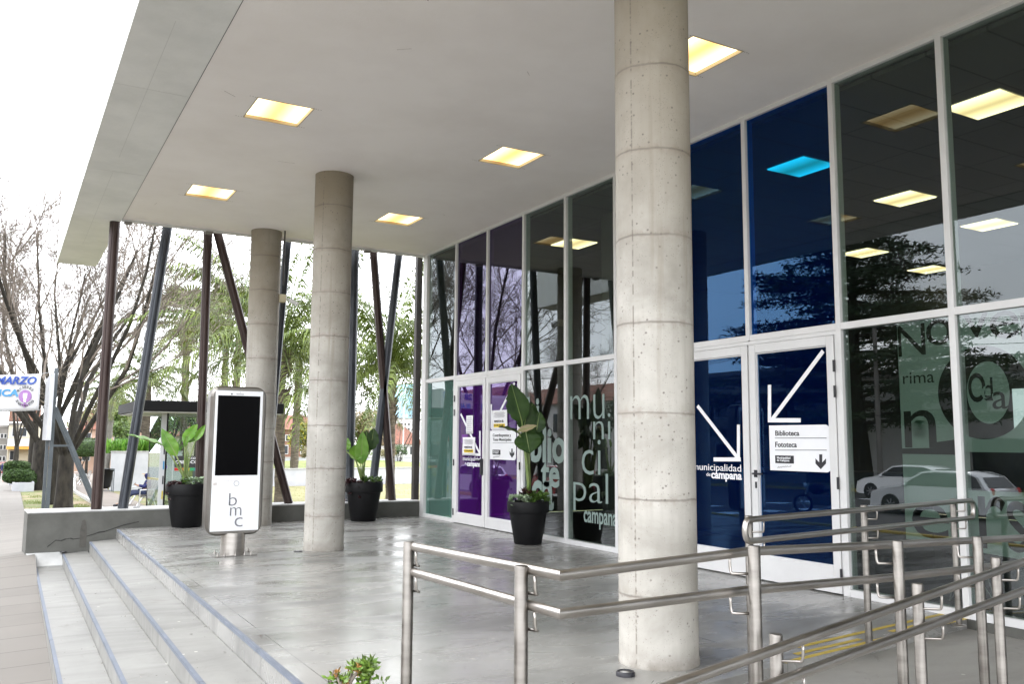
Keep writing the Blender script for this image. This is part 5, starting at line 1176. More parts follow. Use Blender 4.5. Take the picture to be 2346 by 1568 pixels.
blob_tree('leafy_tree', 'olive tree seen between the two rear columns', tpos(705, 96), 6.6, 2.6, 2.4, 2500, .2, 'foliage_y', 46)
blob_tree('leafy_tree', 'wide green tree low behind the leafless crown', tpos(330, 112), 9.5, 4.5, 3.2, 4000, .25, 'foliage', 47)
blob_tree('leafy_tree', 'dark green tree far left behind the leafless branches', tpos(250, 130), 11, 5.5, 4.0, 4000, .3, 'foliage_mix', 48)
# topiary hedges in white planters
def hedge(label, px, y, w_, zc, rz, seed, flat=False):
    rd = random.Random(seed); p = tpos(px, y); e = thing('topiary_shrub', label, 'shrub', p, 'clipped shrubs by the pavement'); b = Vector(p); c = b + Vector((0, 0, zc + rz * .5)); tk = MB()
    for k in range(5): tk.tube([b, b + Vector((rd.uniform(-.15, .15), rd.uniform(-.15, .15), zc * .6)), c + Vector((rd.uniform(-.5, .5) * w_, rd.uniform(-.4, .4) * w_, 0))], [.06, .045, .02], 6)
    tk.build('trunk', 'bark', e); m = MB(); pw = 4.0 if flat else 2.4
    def srf(d): k = (abs(d.x) ** pw + abs(d.y) ** pw + abs(d.z) ** pw) ** (-1 / pw); return Vector((d.x * w_ * k, d.y * w_ * k, d.z * rz * k * (1 if d.z > 0 else .75)))
    n = 14; core = MB()
    for i_ in range(n + 1):
        for j_ in range(18): th = math.pi * i_ / n; ph_ = 2 * math.pi * j_ / 18; core.v.append(c + srf(Vector((math.sin(th) * math.cos(ph_), math.sin(th) * math.sin(ph_), math.cos(th)))) * .9)
    for i_ in range(n):
        for j_ in range(18): k2 = (j_ + 1) % 18; core.f.append((i_ * 18 + j_, (i_ + 1) * 18 + j_, (i_ + 1) * 18 + k2, i_ * 18 + k2))
    m.v, m.f = core.v, core.f
    for i_ in range(5200):
        d = Vector([rd.gauss(0, 1) for _ in range(3)]).normalized(); o = c + srf(d) * rd.uniform(.88, 1.04 + .04 * math.sin(d.x * 9 + seed) * math.cos(d.y * 8)); u = (d + Vector([rd.gauss(0, .6) for _ in range(3)])).normalized() * rd.uniform(.04, .08); v = u.orthogonal().normalized() * .035; m.quad(o - u, o + v, o + u, o - v)
    m.build('crown', 'hedge', e); return e
hedge('clipped flat topped dark green shrub farthest along the pavement', 44, 68, .74, .95, .5, 61, True)
hedge('clipped rounded shrub growing from the white planter beside the pavement', 48, 59.8, .78, .55, .46, 62)
hedge('lighter clipped shrub just right of the rounded one in the planter', 77, 61, .5, .32, .6, 63)
hedge('clipped flat topped shrub to the right of the large mossy trunk', 190, 82, 1.9, 2.3, .85, 64, True)
def planterbox(label, px0, px1, y, h_, d=1.2):
    a, b = ony((px0, 1000), y), ony((px1, 1000), y); e = thing('stone_planter', label, 'planter', (a.x, y, gz(y)), 'white planters by the pavement'); m = MB(); z = gz(y)
    m.box(a.x, b.x, y, y + .12, z - .1, z + h_); m.box(a.x, b.x, y + d - .12, y + d, z - .1, z + h_); m.box(a.x, a.x + .12, y + .12, y + d - .12, z - .1, z + h_); m.box(b.x - .12, b.x, y + .12, y + d - .12, z - .1, z + h_); m.build('box_wall', 'white_wall', e, bevel=.01)
    s_ = MB(); s_.box(a.x + .12, b.x - .12, y + .12, y + d - .12, z, z + h_ - .08); s_.build('soil', 'soil', e)
planterbox('low white planter around the rounded clipped shrub', 36, 86, 58.4, .5, 3)
planterbox('low white planter farther along the pavement', 28, 66, 72, .5)

# ================================================================== PARK WALLS, BEDS
def wallthing(label, pts, y, z0, z1, d, name='retaining_wall'):
    a, b = pts; e = thing(name, label, 'wall', (a, y, z0)); m = MB(); m.box(a, b, y, y + d, z0 - .3, z1); m.build('wall_body', 'white_wall', e); c = MB(); c.box(a - .03, b + .03, y - .04, y + d + .04, z1, z1 + .07); c.build('coping', 'walltop', e); return e
q0, q1 = ony((258, 1000), 56), ony((420, 1000), 56)
wallthing('pale lilac retaining wall behind the seated person', (q0.x, q1.x), 56, gz(56), zat(258, 1037, 56), .25)
sb2 = MB(); sb2.box(ony((262, 1000), 66).x, q1.x, 56.25, 66, gz(56) - .3, zat(258, 1040, 56)); struct('raised_bed', sb2, 'soil')
for i, (px, w_) in enumerate(((285, 1.2), (312, 1.1), (338, 1.2), (362, 1.1))):
    q = ony((px, 1000), 58.5); zt_ = zat(258, 1040, 56)
    rd = random.Random(70 + i); m = MB()
    for k in range(420):
        a = rd.uniform(0, 6.28); o = Vector((q.x + rd.uniform(-w_, w_), 58.0 + rd.uniform(-1, 1), zt_)); hh = rd.uniform(.4, .95); d = Vector((math.cos(a) * .35, math.sin(a) * .35, hh)); s_ = Vector((-math.sin(a), math.cos(a), 0)) * .05; m.quad(o - s_, o + d * .6 - s_ * 1.2, o + d, o + d * .6 + s_ * 1.2, o + s_)
    o = m.build('strap_leaf_bush', M('strap_leaf', (.07, .2, .02), (.18, .36, .05), 4, .5, island=.35) if i == 0 else bpy.data.materials['strap_leaf'])
    tag(o, ['bright green bush at the left end of the lilac retaining wall', 'bright green bush on the lilac wall just right of the blue pole', 'bright green bush on the lilac wall next to the booth glass', 'bright green bush on the lilac wall seen through the booth glass'][i], 'bush', 'bushes on the retaining wall')
q0, q1 = ony((600, 1000), 58), ony((1000, 1000), 58)
zt_ = zat(800, 1075, 58)
wallthing('long white retaining wall across the lawn behind the crossed poles', (q0.x, q1.x), 58, gz(58), zt_, .3)
sb3 = MB(); sb3.box(q0.x, q1.x + 6, 58.3, 84, gz(84) - .5, zt_ - .05); struct('raised_lawn', sb3, 'lawn')
wallthing('low white kerb wall at the back of the raised lawn', (q0.x + 4, q1.x + 18), 84.1, gz(84), zt_ + .22, .5)
for px, lb_, mt, y in ((715, 'round brownish bush on the raised lawn between the rear columns', 'foliage_mix', 74), (893, 'brownish bush on the raised lawn left of the white flagpole', 'foliage_mix', 78), (914, 'small round green bush on the raised lawn beside the white flagpole', 'hedge', 78), (826, 'leafy green bush behind the glossy potted plant', 'foliage', 64)):
    q = ony((px, 1000), y); blob_tree('round_bush', lb_, (q.x, y, zt_ - .1), 1.7, 1.0, .8, 900, .09, mt, int(px), 'bush', 'bushes on the raised lawn', 0, 7)
fp_ = thing('flagpole', 'slim white flagpole on the raised lawn near the glass corner', 'pole', tuple(Vector((ony((924, 1000), 79).x, 79, zt_)))); q = fp_.location; m = MB(); m.tube([q - Vector((0, 0, .1)), q + Vector((0, 0, 5.2))], [.09, .05], 10); m.build('shaft', 'white_b', fp_); m = MB(); m.ball(q + Vector((0, 0, 5.25)), .08); m.build('finial', 'white_b', fp_)
# floodlight mast
fm = thing('floodlight_mast', 'slim grey park mast with two lamp heads and a wire cross arm', 'street lamp', tpos(515, 66)); b = Vector(fm.location); zt2 = zat(515, 712 + 28, 66)
m = MB(); m.tube([b, (b.x, b.y, zt2)], [.09, .06], 8); m.build('mast', 'grey_paint', fm)
for k, zz in enumerate((792, 804)):
    for sg in (-1, 1): z = zat(515, zz, 66); m = MB(); m.box(b.x + sg * .12, b.x + sg * .42, 65.8, 66.2, z - .14, z + .14); m.build('lamp_head', 'grey_paint', fm, bevel=.03)
m = MB(); z = zat(515, 770, 66); m.tube([(b.x - 1.5, 66, z + .35), (b.x, 66, z), (b.x + 1.5, 66, z + .4)], .02, 5); m.build('cross_arm', 'grey_paint', fm)

# ================================================================== BANNER + SIGN FRAME
bE = Vector((.87, 28.94, 3.37)); bdir = Vector((-2.67, 1.46, 0)).normalized(); BL = 5.2; BH = 1.07
bn = thing('protest_banner', 'white cloth banner hand painted in blue with MARZO and a purple fist emblem', 'banner', tuple(bE))
nrm = Vector((-bdir.y, bdir.x, 0));  nrm = nrm if nrm.y < 0 else -nrm
m = MB(); NX, NZ = 40, 8
def bpt(s, t, off=0): sag = .05 * math.sin(math.pi * s / BL) * 1.5; return bE + bdir * s + Vector((0, 0, -BH * t - sag)) + nrm * (off + .012 * math.sin(s * 7) + .008 * math.sin(t * 9 + s * 3))
for i in range(NX + 1):
    for j in range(NZ + 1): m.v.append(bpt(BL * i / NX, j / NZ))
for i in range(NX):
    for j in range(NZ): k = i * (NZ + 1) + j; m.f.append((k, k + 1, k + NZ + 2, k + NZ + 1))
o = m.build('cloth', 'cloth', bn, smooth='all'); sd_ = o.modifiers.new('thickness', 'SOLIDIFY'); sd_.thickness = .003
def btext(t, s0, s1, t0, t1, mt, bold=.02, shear=.2):  # s measured from the right end, text reads left to right
    p = bE + bdir * s1 + Vector((0, 0, -BH * t1 - .05)) + nrm * .035
    text_mesh('lettering', t, p, -bdir, (0, 0, 1), s1 - s0, BH * (t1 - t0), mt, bn, bold, nrm=nrm, shear=shear)
btext('MARZO', .10, 1.28, .03, .25, 'blue_ink', .035, .25); btext('N 28', 1.55, 2.55, .03, .25, 'blue_ink', .035, .1); btext('BLANCA', .60, 1.95, .38, .58, 'lblue_ink', .035, .1); btext('STE Y', 2.15, 3.0, .38, .58, 'lblue_ink', .035, .1); btext('Municipales', 1.12, 3.1, .72, .97, 'ink', .02, .4)
em = MB(); ec = bE + bdir * .40 + Vector((0, 0, -BH * .62)) + nrm * .033
def disc(c, r, n=28, th=.003): P = [(r * math.cos(6.283 * k / n), r * math.sin(6.283 * k / n)) for k in range(n)]; em.prism(P, c, -bdir, (0, 0, 1), nrm * th)
disc(ec, .185); em.obox(ec + Vector((0, 0, -.24)), bdir * .028, nrm * .002, (0, 0, .085)); em.obox(ec + Vector((0, 0, -.245)), bdir * .10, nrm * .0015, (0, 0, .024)); eo = em.build('emblem', 'purple_ink', bn)
fs = MB()
for k in range(4): fs.obox(ec + -bdir * (-.045 + .03 * k) + Vector((0, 0, .045)) + nrm * .006, bdir * .0125, nrm * .002, (0, 0, .045))
fs.obox(ec + Vector((0, 0, -.02)) + nrm * .006, bdir * .055, nrm * .002, (0, 0, .03)); fs.obox(ec + Vector((0, 0, -.1)) + nrm * .006, bdir * .032, nrm * .002, (0, 0, .06)); fs.build('fist', 'white_vinyl', eo)
for wds, r_, a0, a1, fl in (('MUJERES', .235, 150, 35, 1), ('SINDICALISTAS', .30, 205, 335, -1)):
    for i, ch in enumerate(wds):
        a = R_(a0 + (a1 - a0) * (i + .5) / len(wds)); c = ec + (-bdir) * (r_ * math.cos(a)) + Vector((0, 0, r_ * math.sin(a))) + nrm * .002; t = a - math.pi / 2 if fl > 0 else a + math.pi / 2
        uu = (-bdir) * math.cos(t) + Vector((0, 0, math.sin(t))); vv = (-bdir) * (-math.sin(t)) + Vector((0, 0, math.cos(t)))
        text_mesh('lettering', ch, c - uu * .025, uu, vv, .048 if ch != 'I' else .012, .075, 'ink', eo, .02, nrm=nrm)
rp_ = MB(); bt = bE + Vector((0, 0, -BH))
sf = thing('signboard_frame', 'grey steel sign frame with diagonal braces, its board seen edge on beside the banner', 'sign frame', (1.2, 29, gz(29)))
def fp2(x, y): return ony(cL(x, y), 29.0)
top_ = ony(cal1(362, 395), 29.0); zb = gz(29)
tx = [ony(cal1(360, 700), 29.0).x, ony(cal1(320, 1290), 29.0).x]; px_ = ony((119, 1000), 29).x
m = MB(); m.box(px_ - .055, px_ + .055, 28.95, 29.05, zb, top_.z); m.build('post', 'grey_paint', sf, bevel=.004)
m = MB(); m.box(px_ - .15, px_ - .06, 29.0, 29.12, zb, top_.z - 1.2); m.build('post', 'grey_paint', sf)
m = MB(); zA, zB_ = ony(cal1(330, 868), 29).z, ony(cal1(340, 440), 29).z; m.box(px_ - .16, px_ - .06, 28.2, 31.6, zA, zB_); m.build('board', 'white_wall', sf, bevel=.004)
a, b = ony(cal1(372, 650), 29), ony(cal1(605, 1225), 29); a.x = px_ + .05; d = (b - a).normalized(); s_ = d.cross(Vector((0, 1, 0))).normalized()
bb = b + d * .0
for oy, yy in ((0, 29.0), (0, 30.4)):
    m = MB(); A_, B_ = a.copy(), bb.copy(); A_.y = B_.y = yy; dd = (B_ - A_); k = (zb - A_.z) / dd.z; B_ = A_ + dd * k; m.obox((A_ + B_) / 2, (B_ - A_) / 2, s_ * .045, (0, .03, 0)); m.build('brace', 'grey_paint', sf)
q1_, q2_ = ony(cal1(355, 903), 29), ony(cal1(470, 903), 29); m = MB(); m.box(px_ + .055, q2_.x, 28.98, 29.02, q1_.z - .03, q1_.z + .03); m.build('crossbar', 'grey_paint', sf)
rp_.tube([bE, Vector((px_, 29, bE.z + .1))], .006, 4); rp_.tube([bt, Vector((px_, 29, bt.z + .38))], .006, 4); e_ = bE + bdir * BL; rp_.tube([e_, e_ + bdir * 3 + Vector((0, 0, .3))], .006, 4); rp_.build('rope', 'white_wall', bn)

# ================================================================== BANK BOOTH
kb_ = thing('bank_booth', 'glass cash machine booth with thick flat black roof reading BANCO CREDICOOP', 'booth', (4.4, 24, gz(24)))
zr = zat(325, 917, 22.4); zr0 = zat(325, 942, 22.4)
m = MB(); m.box(2.75, 6.22, 22.4, 26.6, zr0, zr); m.build('roof', 'black_paint', kb_, bevel=.01)
m = MB(); m.box(2.80, 6.17, 22.45, 26.5, zr0 - .03, zr0 - .002); m.build('roof_soffit', 'white_b', kb_)
bz = gz(24) - .1
m = MB(); xR = ony((620, 1000), 23).x; m.box(xR, 6.16, 23, 25.4, bz, zr0 - .03); m.build('side_panel', 'black_paint', kb_)
xg = ony(cK(800, 1000), 23).x; xl = 3.42; xm = ony(cK(935, 600), 23).x
for xx in (xg,):
    m = MB(); m.box(xx - .05, xx + .05, 22.96, 23.06, bz, zr0 - .03); m.build('frame_post', 'black_paint', kb_)
m = MB(); m.box(xl, xl + .03, 25.27, 25.3, bz, zr0 - .03); m.build('frame_post', 'black_paint', kb_)
for (a, b, lb_) in ((xg + .05, xm - .01, 0), (xm + .01, xR, 1)):
    m = MB(); m.box(a, b, 23.0, 23.012, bz, zr0 - .03); m.build('glass_panel', 'booth_glass', kb_)
m = MB(); m.box(xl, xl + .012, 23.1, 25.27, bz, zr0 - .03); m.build('glass_panel', 'booth_glass', kb_)
m = MB(); m.box(xl + .03, xR, 25.28, 25.292, bz, zr0 - .03); m.build('glass_panel', 'booth_glass', kb_)
dp = MB(); dx0, dx1 = ony(cK(752, 600), 22.9).x, ony(cK(775, 600), 22.9).x; dp.box(xl - .06, xl + .06, 22.92, 22.95, bz, zr0 - .03); dd_ = dp.build('door_edge', 'white_wall', kb_)
cols = [(.42, .015, .015), (.45, .16, .015), (.42, .33, .02), (.03, .25, .11), (.03, .19, .38), (.14, .07, .3)]
cm_ = [M('stripe_colour', c, rough=.5) for c in cols]
def K(x, y): return ony(cK(x, y), 22.985)
sgp = MB(); a, b = K(938, 972), K(1335, 820); sgp.box(a.x, b.x, 22.98, 22.995, a.z, b.z); sgo = sgp.build('sign_panel', M('sign_black', (.03, .03, .035), rough=.4), kb_)
a, b = K(1075, 865), K(1215, 838); text_mesh('lettering', 'BANCO', (a.x, 22.979, a.z), (1, 0, 0), (0, 0, 1), b.x - a.x, b.z - a.z, 'white_vinyl', sgo, .01, nrm=(0, -1, 0))
a, b = K(950, 922), K(1345, 880); text_mesh('lettering', 'CREDICOOP', (a.x, 22.979, a.z), (1, 0, 0), (0, 0, 1), b.x - a.x, b.z - a.z, 'white_vinyl', sgo, .015, nrm=(0, -1, 0))
def stripes(x0, x1, y0, y1, n=6):
    for k in range(n):
        a, b = K(x0 + (x1 - x0) * k / n, y1), K(x0 + (x1 - x0) * (k + 1) / n, y0); m = MB(); m.box(a.x + .0015, b.x - .0015, 22.98, 22.995, a.z, b.z); m.build('colour_stripe', cm_[k % 6], kb_)
stripes(938, 1335, 977, 1015); stripes(765, 845, 948, 985, 6)
for k in range(7):   # coloured slips along the door edge
    z = bz + .3 + k * .36; m = MB(); m.box(xl + .02, xl + .05, 22.915, 22.919, z, z + .2); m.build('door_sticker', 'ink' if k % 2 else cm_[k % 6], kb_)
m = MB(); m.box(4.5, 5.3, 24.2, 24.9, bz, bz + 1.75); m.build('cash_machine', 'grey_paint', kb_, bevel=.03)
m = MB(); m.box(4.62, 5.18, 24.19, 24.199, bz + 1.05, bz + 1.5); m.build('machine_screen', 'screen', kb_)

# ================================================================== BENCHES, PERSON, BIN, WALKERS
def bench_proto(loc, label, rz=0, L_=2.4):
    e = thing('park_bench', label, 'bench', (0, 0, 0), 'perforated steel park benches'); n = 4
    f = MB(); f.tube([(-.02, 0, .4), (-.02, L_, .4)], .03, 8); f.tube([(.3, 0, .4), (.3, L_, .4)], .025, 8); f.build('beam', 'rim', e)
    for i in range(n):
        y = L_ * (i + .04) / n; w_ = L_ / n * .9; s_ = MB()
        for k in range(9): xx = -.22 + k * .055; s_.box(xx, xx + .03, y, y + w_, .44 + .004 * abs(k - 4), .452 + .004 * abs(k - 4))
        s_.box(-.225, .285, y, y + .02, .436, .46); s_.box(-.225, .285, y + w_ - .02, y + w_, .436, .46); s_.build('seat', 'steel_dark', e)
        s_ = MB()
        for k in range(9): zz = .5 + k * .055; s_.obox((.30 + k * .016, y + w_ / 2, zz), (.005, 0, 0), (0, w_ / 2, 0), (0, 0, .014))
        for yy in (y + .012, y + w_ - .012): s_.tube([(.28, yy, .45), (.45, yy, 1.0)], .012, 6)
        s_.build('backrest', 'steel_dark', e)
    for y in (.25, L_ - .25):
        l1 = MB(); l1.tube([(-.28, y, 0), (-.05, y, .38), (.28, y, .38), (.42, y, 0)], .03, 8); l1.build('leg', 'rim', e)
    for y in (-.05, L_ + .05):
        l1 = MB(); l1.tube([(.3, y, .44), (.28, y, .68), (-.2, y, .66), (-.22, y, .05)], .028, 8); l1.build('armrest', 'rim', e)
    e.location = loc; e.rotation_euler.z = rz; return e
py_ = 37.0
hp_ = ony(cK(520, 1240), py_)
zb_ = gz(py_)
bench_a = bench_proto((ony(cK(520, 1240), py_).x, py_ - .9, zb_), 'perforated steel bench with the hooded person sitting on it')
def bench_copy(px, y, label, rz=0, s=1):
    c = copy_tree(bench_a); q = ony((px, 1000), y); c.location = (q.x, y, gz(y)); c.rotation_euler.z = rz; c['label'] = label; return c
bench_copy(262, 58, 'empty steel bench between the litter bin and the blue pole', -.2)
bench_copy(186, 84, 'steel bench farthest along the park path by the clipped shrub', 0)
bench_copy(200, 70, 'steel bench along the park path left of the brown pole', 0)
bench_copy(672, 72, 'pale bench far behind on the raised lawn edge', 1.2)
def skinned(name, verts, edges, radii, mat, parent, loc, sub=2):
    me = bpy.data.meshes.new(name); me.from_pydata(verts, edges, []); o = bpy.data.objects.new(name, me); col.objects.link(o); o.parent = parent
    s = o.modifiers.new('skin', 'SKIN'); me.skin_vertices.new() if not me.skin_vertices else None
    for i, r in enumerate(radii): v = me.skin_vertices[0].data[i]; v.radius = (r, r) if not isinstance(r, tuple) else r; v.use_root = (i == 0)
    s.use_smooth_shade = True; ss = o.modifiers.new('sub', 'SUBSURF'); ss.levels = ss.render_levels = sub; me.materials.append(MT[mat] if isinstance(mat, str) else mat)
    bpy.context.view_layer.update(); nm = bpy.data.meshes.new_from_object(o.evaluated_get(bpy.context.evaluated_depsgraph_get())); o.modifiers.clear(); o.data = nm; return o
# seated person, faces -X
pz = Vector((bench_a.location.x + .08, py_, zb_))
ps_ = thing('person', 'person in a navy hooded sweatshirt slouching on a bench looking down at a phone', 'person', tuple(pz))
# continuous body (skin, mostly covered), then clothes
V = [(0, 0, .56), (.08, 0, .75), (.16, 0, .98), (.12, 0, 1.06), (.06, 0, 1.16), (.03, 0, 1.25),
     (.13, .18, .97), (.0, .22, .74), (-.24, .10, .80), (-.31, .07, .82), (.13, -.18, .97), (.0, -.22, .74), (-.24, -.08, .79), (-.31, -.05, .81),
     (-.05, .10, .52), (-.45, .14, .56), (-.78, .12, .14), (-.96, .11, .08), (-.05, -.10, .52), (-.46, -.13, .50), (-.85, -.08, .13), (-1.03, -.07, .09)]
E = [(0, 1), (1, 2), (2, 3), (3, 4), (4, 5), (2, 6), (6, 7), (7, 8), (8, 9), (2, 10), (10, 11), (11, 12), (12, 13), (0, 14), (14, 15), (15, 16), (16, 17), (0, 18), (18, 19), (19, 20), (20, 21)]
Rr = [.13, .125, .13, .055, .085, .075, .06, .045, .03, .035, .06, .045, .03, .035, .09, .06, .04, .035, .09, .06, .04, .035]
skinned('body', V, E, Rr, 'skin', ps_, pz)
hv = V[:3] + [V[6], V[7], (-.22, .105, .80), V[10], V[11], (-.22, -.085, .79)]
skinned('hooded_sweatshirt', [(0, 0, .55)] + hv[1:], [(0, 1), (1, 2), (2, 3), (3, 4), (4, 5), (2, 6), (6, 7), (7, 8)], [.165, .16, .16, .085, .07, .05, .085, .07, .05], 'navy', ps_, pz)
skinned('hood', [(.12, 0, 1.02), (.085, 0, 1.12), (.075, 0, 1.20), (.06, 0, 1.27)], [(0, 1), (1, 2), (2, 3)], [.10, .10, .118, .09], 'navy', ps_, pz)
skinned('trousers', [(0, 0, .55), V[14], V[15], (-.72, .12, .22), V[18], V[19], (-.78, -.09, .21)], [(0, 1), (1, 2), (2, 3), (0, 4), (4, 5), (5, 6)], [.16, .11, .08, .065, .11, .08, .065], 'jeans', ps_, pz)
for sg, (x, y) in ((1, (-.80, .12)), (-1, (-.87, -.08))):
    skinned('shoe', [(x + .02, y, .11), (x - .1, y, .065), (x - .24, y, .055)], [(0, 1), (1, 2)], [.055, .055, .045], 'shoe', ps_, pz)
m = MB(); m.v = []; m.box(-.12, -.02, -.05, .05, 1.225, 1.24); o = m.build('cap_peak', 'orange'); o.parent = ps_
face = MB(); face.ball((-.025, 0, 1.17), .022, 8, 6, (1.1, .7, 1.2)); 
for sg in (-1, 1): face.ball((-.018, sg * .03, 1.20), .010, 8, 6)
o = face.build('nose_and_eyes', 'skin'); o.parent = ps_
ph = MB(); ph.obox((-.37, .01, .86), (.035, 0, .05), (0, .035, 0), (.004, 0, -.003)); o = ph.build('phone', 'ink'); tag(o, 'small dark phone held by the seated person', 'phone'); o.location = pz
# fingers round the phone
for sg in (-1, 1):
    for k in range(4): skinned('finger', [(-.30 - .012 * k, sg * .05, .80 + .012 * k), (-.345 - .008 * k, sg * .05, .815 + .014 * k), (-.37 - .004 * k, sg * .035, .83 + .013 * k)], [(0, 1), (1, 2)], [.010, .009, .008], 'skin', ps_, pz, 1)
    skinned('finger', [(-.30, sg * .035, .82), (-.33, sg * .03, .86), (-.35, sg * .02, .875)], [(0, 1), (1, 2)], [.011, .010, .009], 'skin', ps_, pz, 1)
# litter bin
q = ony((246, 1000), 54); bn_ = thing('litter_bin', 'wire framed litter bin lined with a black bag behind the brown pole', 'bin', (q.x, 54, gz(54))); z = gz(54)
m = MB()
for a in range(4): x = q.x + (.42 if a & 1 else -.42); y = 54 + (.4 if a & 2 else -.4); m.tube([(x, y, z), (x, y, z + 1.25)], .025, 6)
m.tube([(q.x - .42, 53.6, z + 1.25), (q.x + .42, 53.6, z + 1.25), (q.x + .42, 54.4, z + 1.25), (q.x - .42, 54.4, z + 1.25), (q.x - .42, 53.6, z + 1.25)], .03, 6); m.tube([(q.x - .42, 53.6, z + .1), (q.x + .42, 53.6, z + .1)], .02, 6); m.build('wire_frame', 'grey_paint', bn_)
m = MB(); m.lathe((q.x, 54, z), [(.2, .2), (.32, .3), (.36, .7), (.40, 1.1), (.5, 1.27), (.46, 1.29), (.36, 1.15)], 14); m.build('bin_bag', 'black_paint', bn_, smooth=True)
# walkers
def walker(label, px, y, h_, jac, leg, sway):
    q = ony((px, 1000), y); z = gz(y); e = thing('person', label, 'person', (q.x, y, z), 'people walking on the pavement'); k = h_ / 1.7
    def s(L_): return [(a * k, b * k, c * k) for a, b, c in L_]
    V = s([(0, 0, .95), (0, 0, 1.2), (0, 0, 1.42), (0, .0, 1.5), (0, -.01, 1.62), (0, 0, 1.68), (-.19, 0, 1.40), (-.24, .02, 1.12), (-.23, -.08, .88), (-.22, -.1, .80), (.19, 0, 1.40), (.24, -.02, 1.12), (.23, .08, .88), (.22, .1, .80), (-.09, 0, .9), (-.09, sway, .5), (-.09, sway * .4, .08), (-.09, sway * .4 - .13, .04), (.09, 0, .9), (.09, -sway, .5), (.09, -sway * .8, .08), (.09, -sway * .8 - .13, .04)])
    E = [(0, 1), (1, 2), (2, 3), (3, 4), (4, 5), (2, 6), (6, 7), (7, 8), (8, 9), (2, 10), (10, 11), (11, 12), (12, 13), (0, 14), (14, 15), (15, 16), (16, 17), (0, 18), (18, 19), (19, 20), (20, 21)]
    skinned('body', V, E, [r * k for r in (.13, .13, .13, .055, .09, .08, .06, .045, .035, .035, .06, .045, .035, .035, .09, .07, .05, .045, .09, .07, .05, .045)], 'skin', e, None)
    skinned('jacket', s([(0, 0, .86), (0, 0, 1.18), (0, 0, 1.42), (-.19, 0, 1.40), (-.24, .02, 1.12), (-.23, -.07, .90), (.19, 0, 1.40), (.24, -.02, 1.12), (.23, .07, .90)]), [(0, 1), (1, 2), (2, 3), (3, 4), (4, 5), (2, 6), (6, 7), (7, 8)], [r * k for r in (.17, .165, .165, .09, .075, .06, .09, .075, .06)], jac, e, None)
    skinned('trousers', s([(0, 0, .92), (-.09, 0, .85), (-.09, sway, .5), (-.09, sway * .5, .12), (.09, 0, .85), (.09, -sway, .5), (.09, -sway * .8, .12)]), [(0, 1), (1, 2), (2, 3), (0, 4), (4, 5), (5, 6)], [r * k for r in (.15, .11, .085, .07, .11, .085, .07)], leg, e, None)
    skinned('hair', s([(0, .02, 1.60), (0, .02, 1.70)]), [(0, 1)], [.105 * k, .09 * k], 'ink', e, None)
walker('person in a dark navy coat walking on the pavement beyond the shrubs', 17, 84, 1.68, 'navy', 'jeans', .06)
walker('person in dark clothes partly cut off at the left edge of the pavement', 3, 88, 1.7, 'ink', 'ink', -.08)
walker('person in a pale top behind the navy coated walker', 26, 100, 1.7, 'white_b', 'jeans', .05)

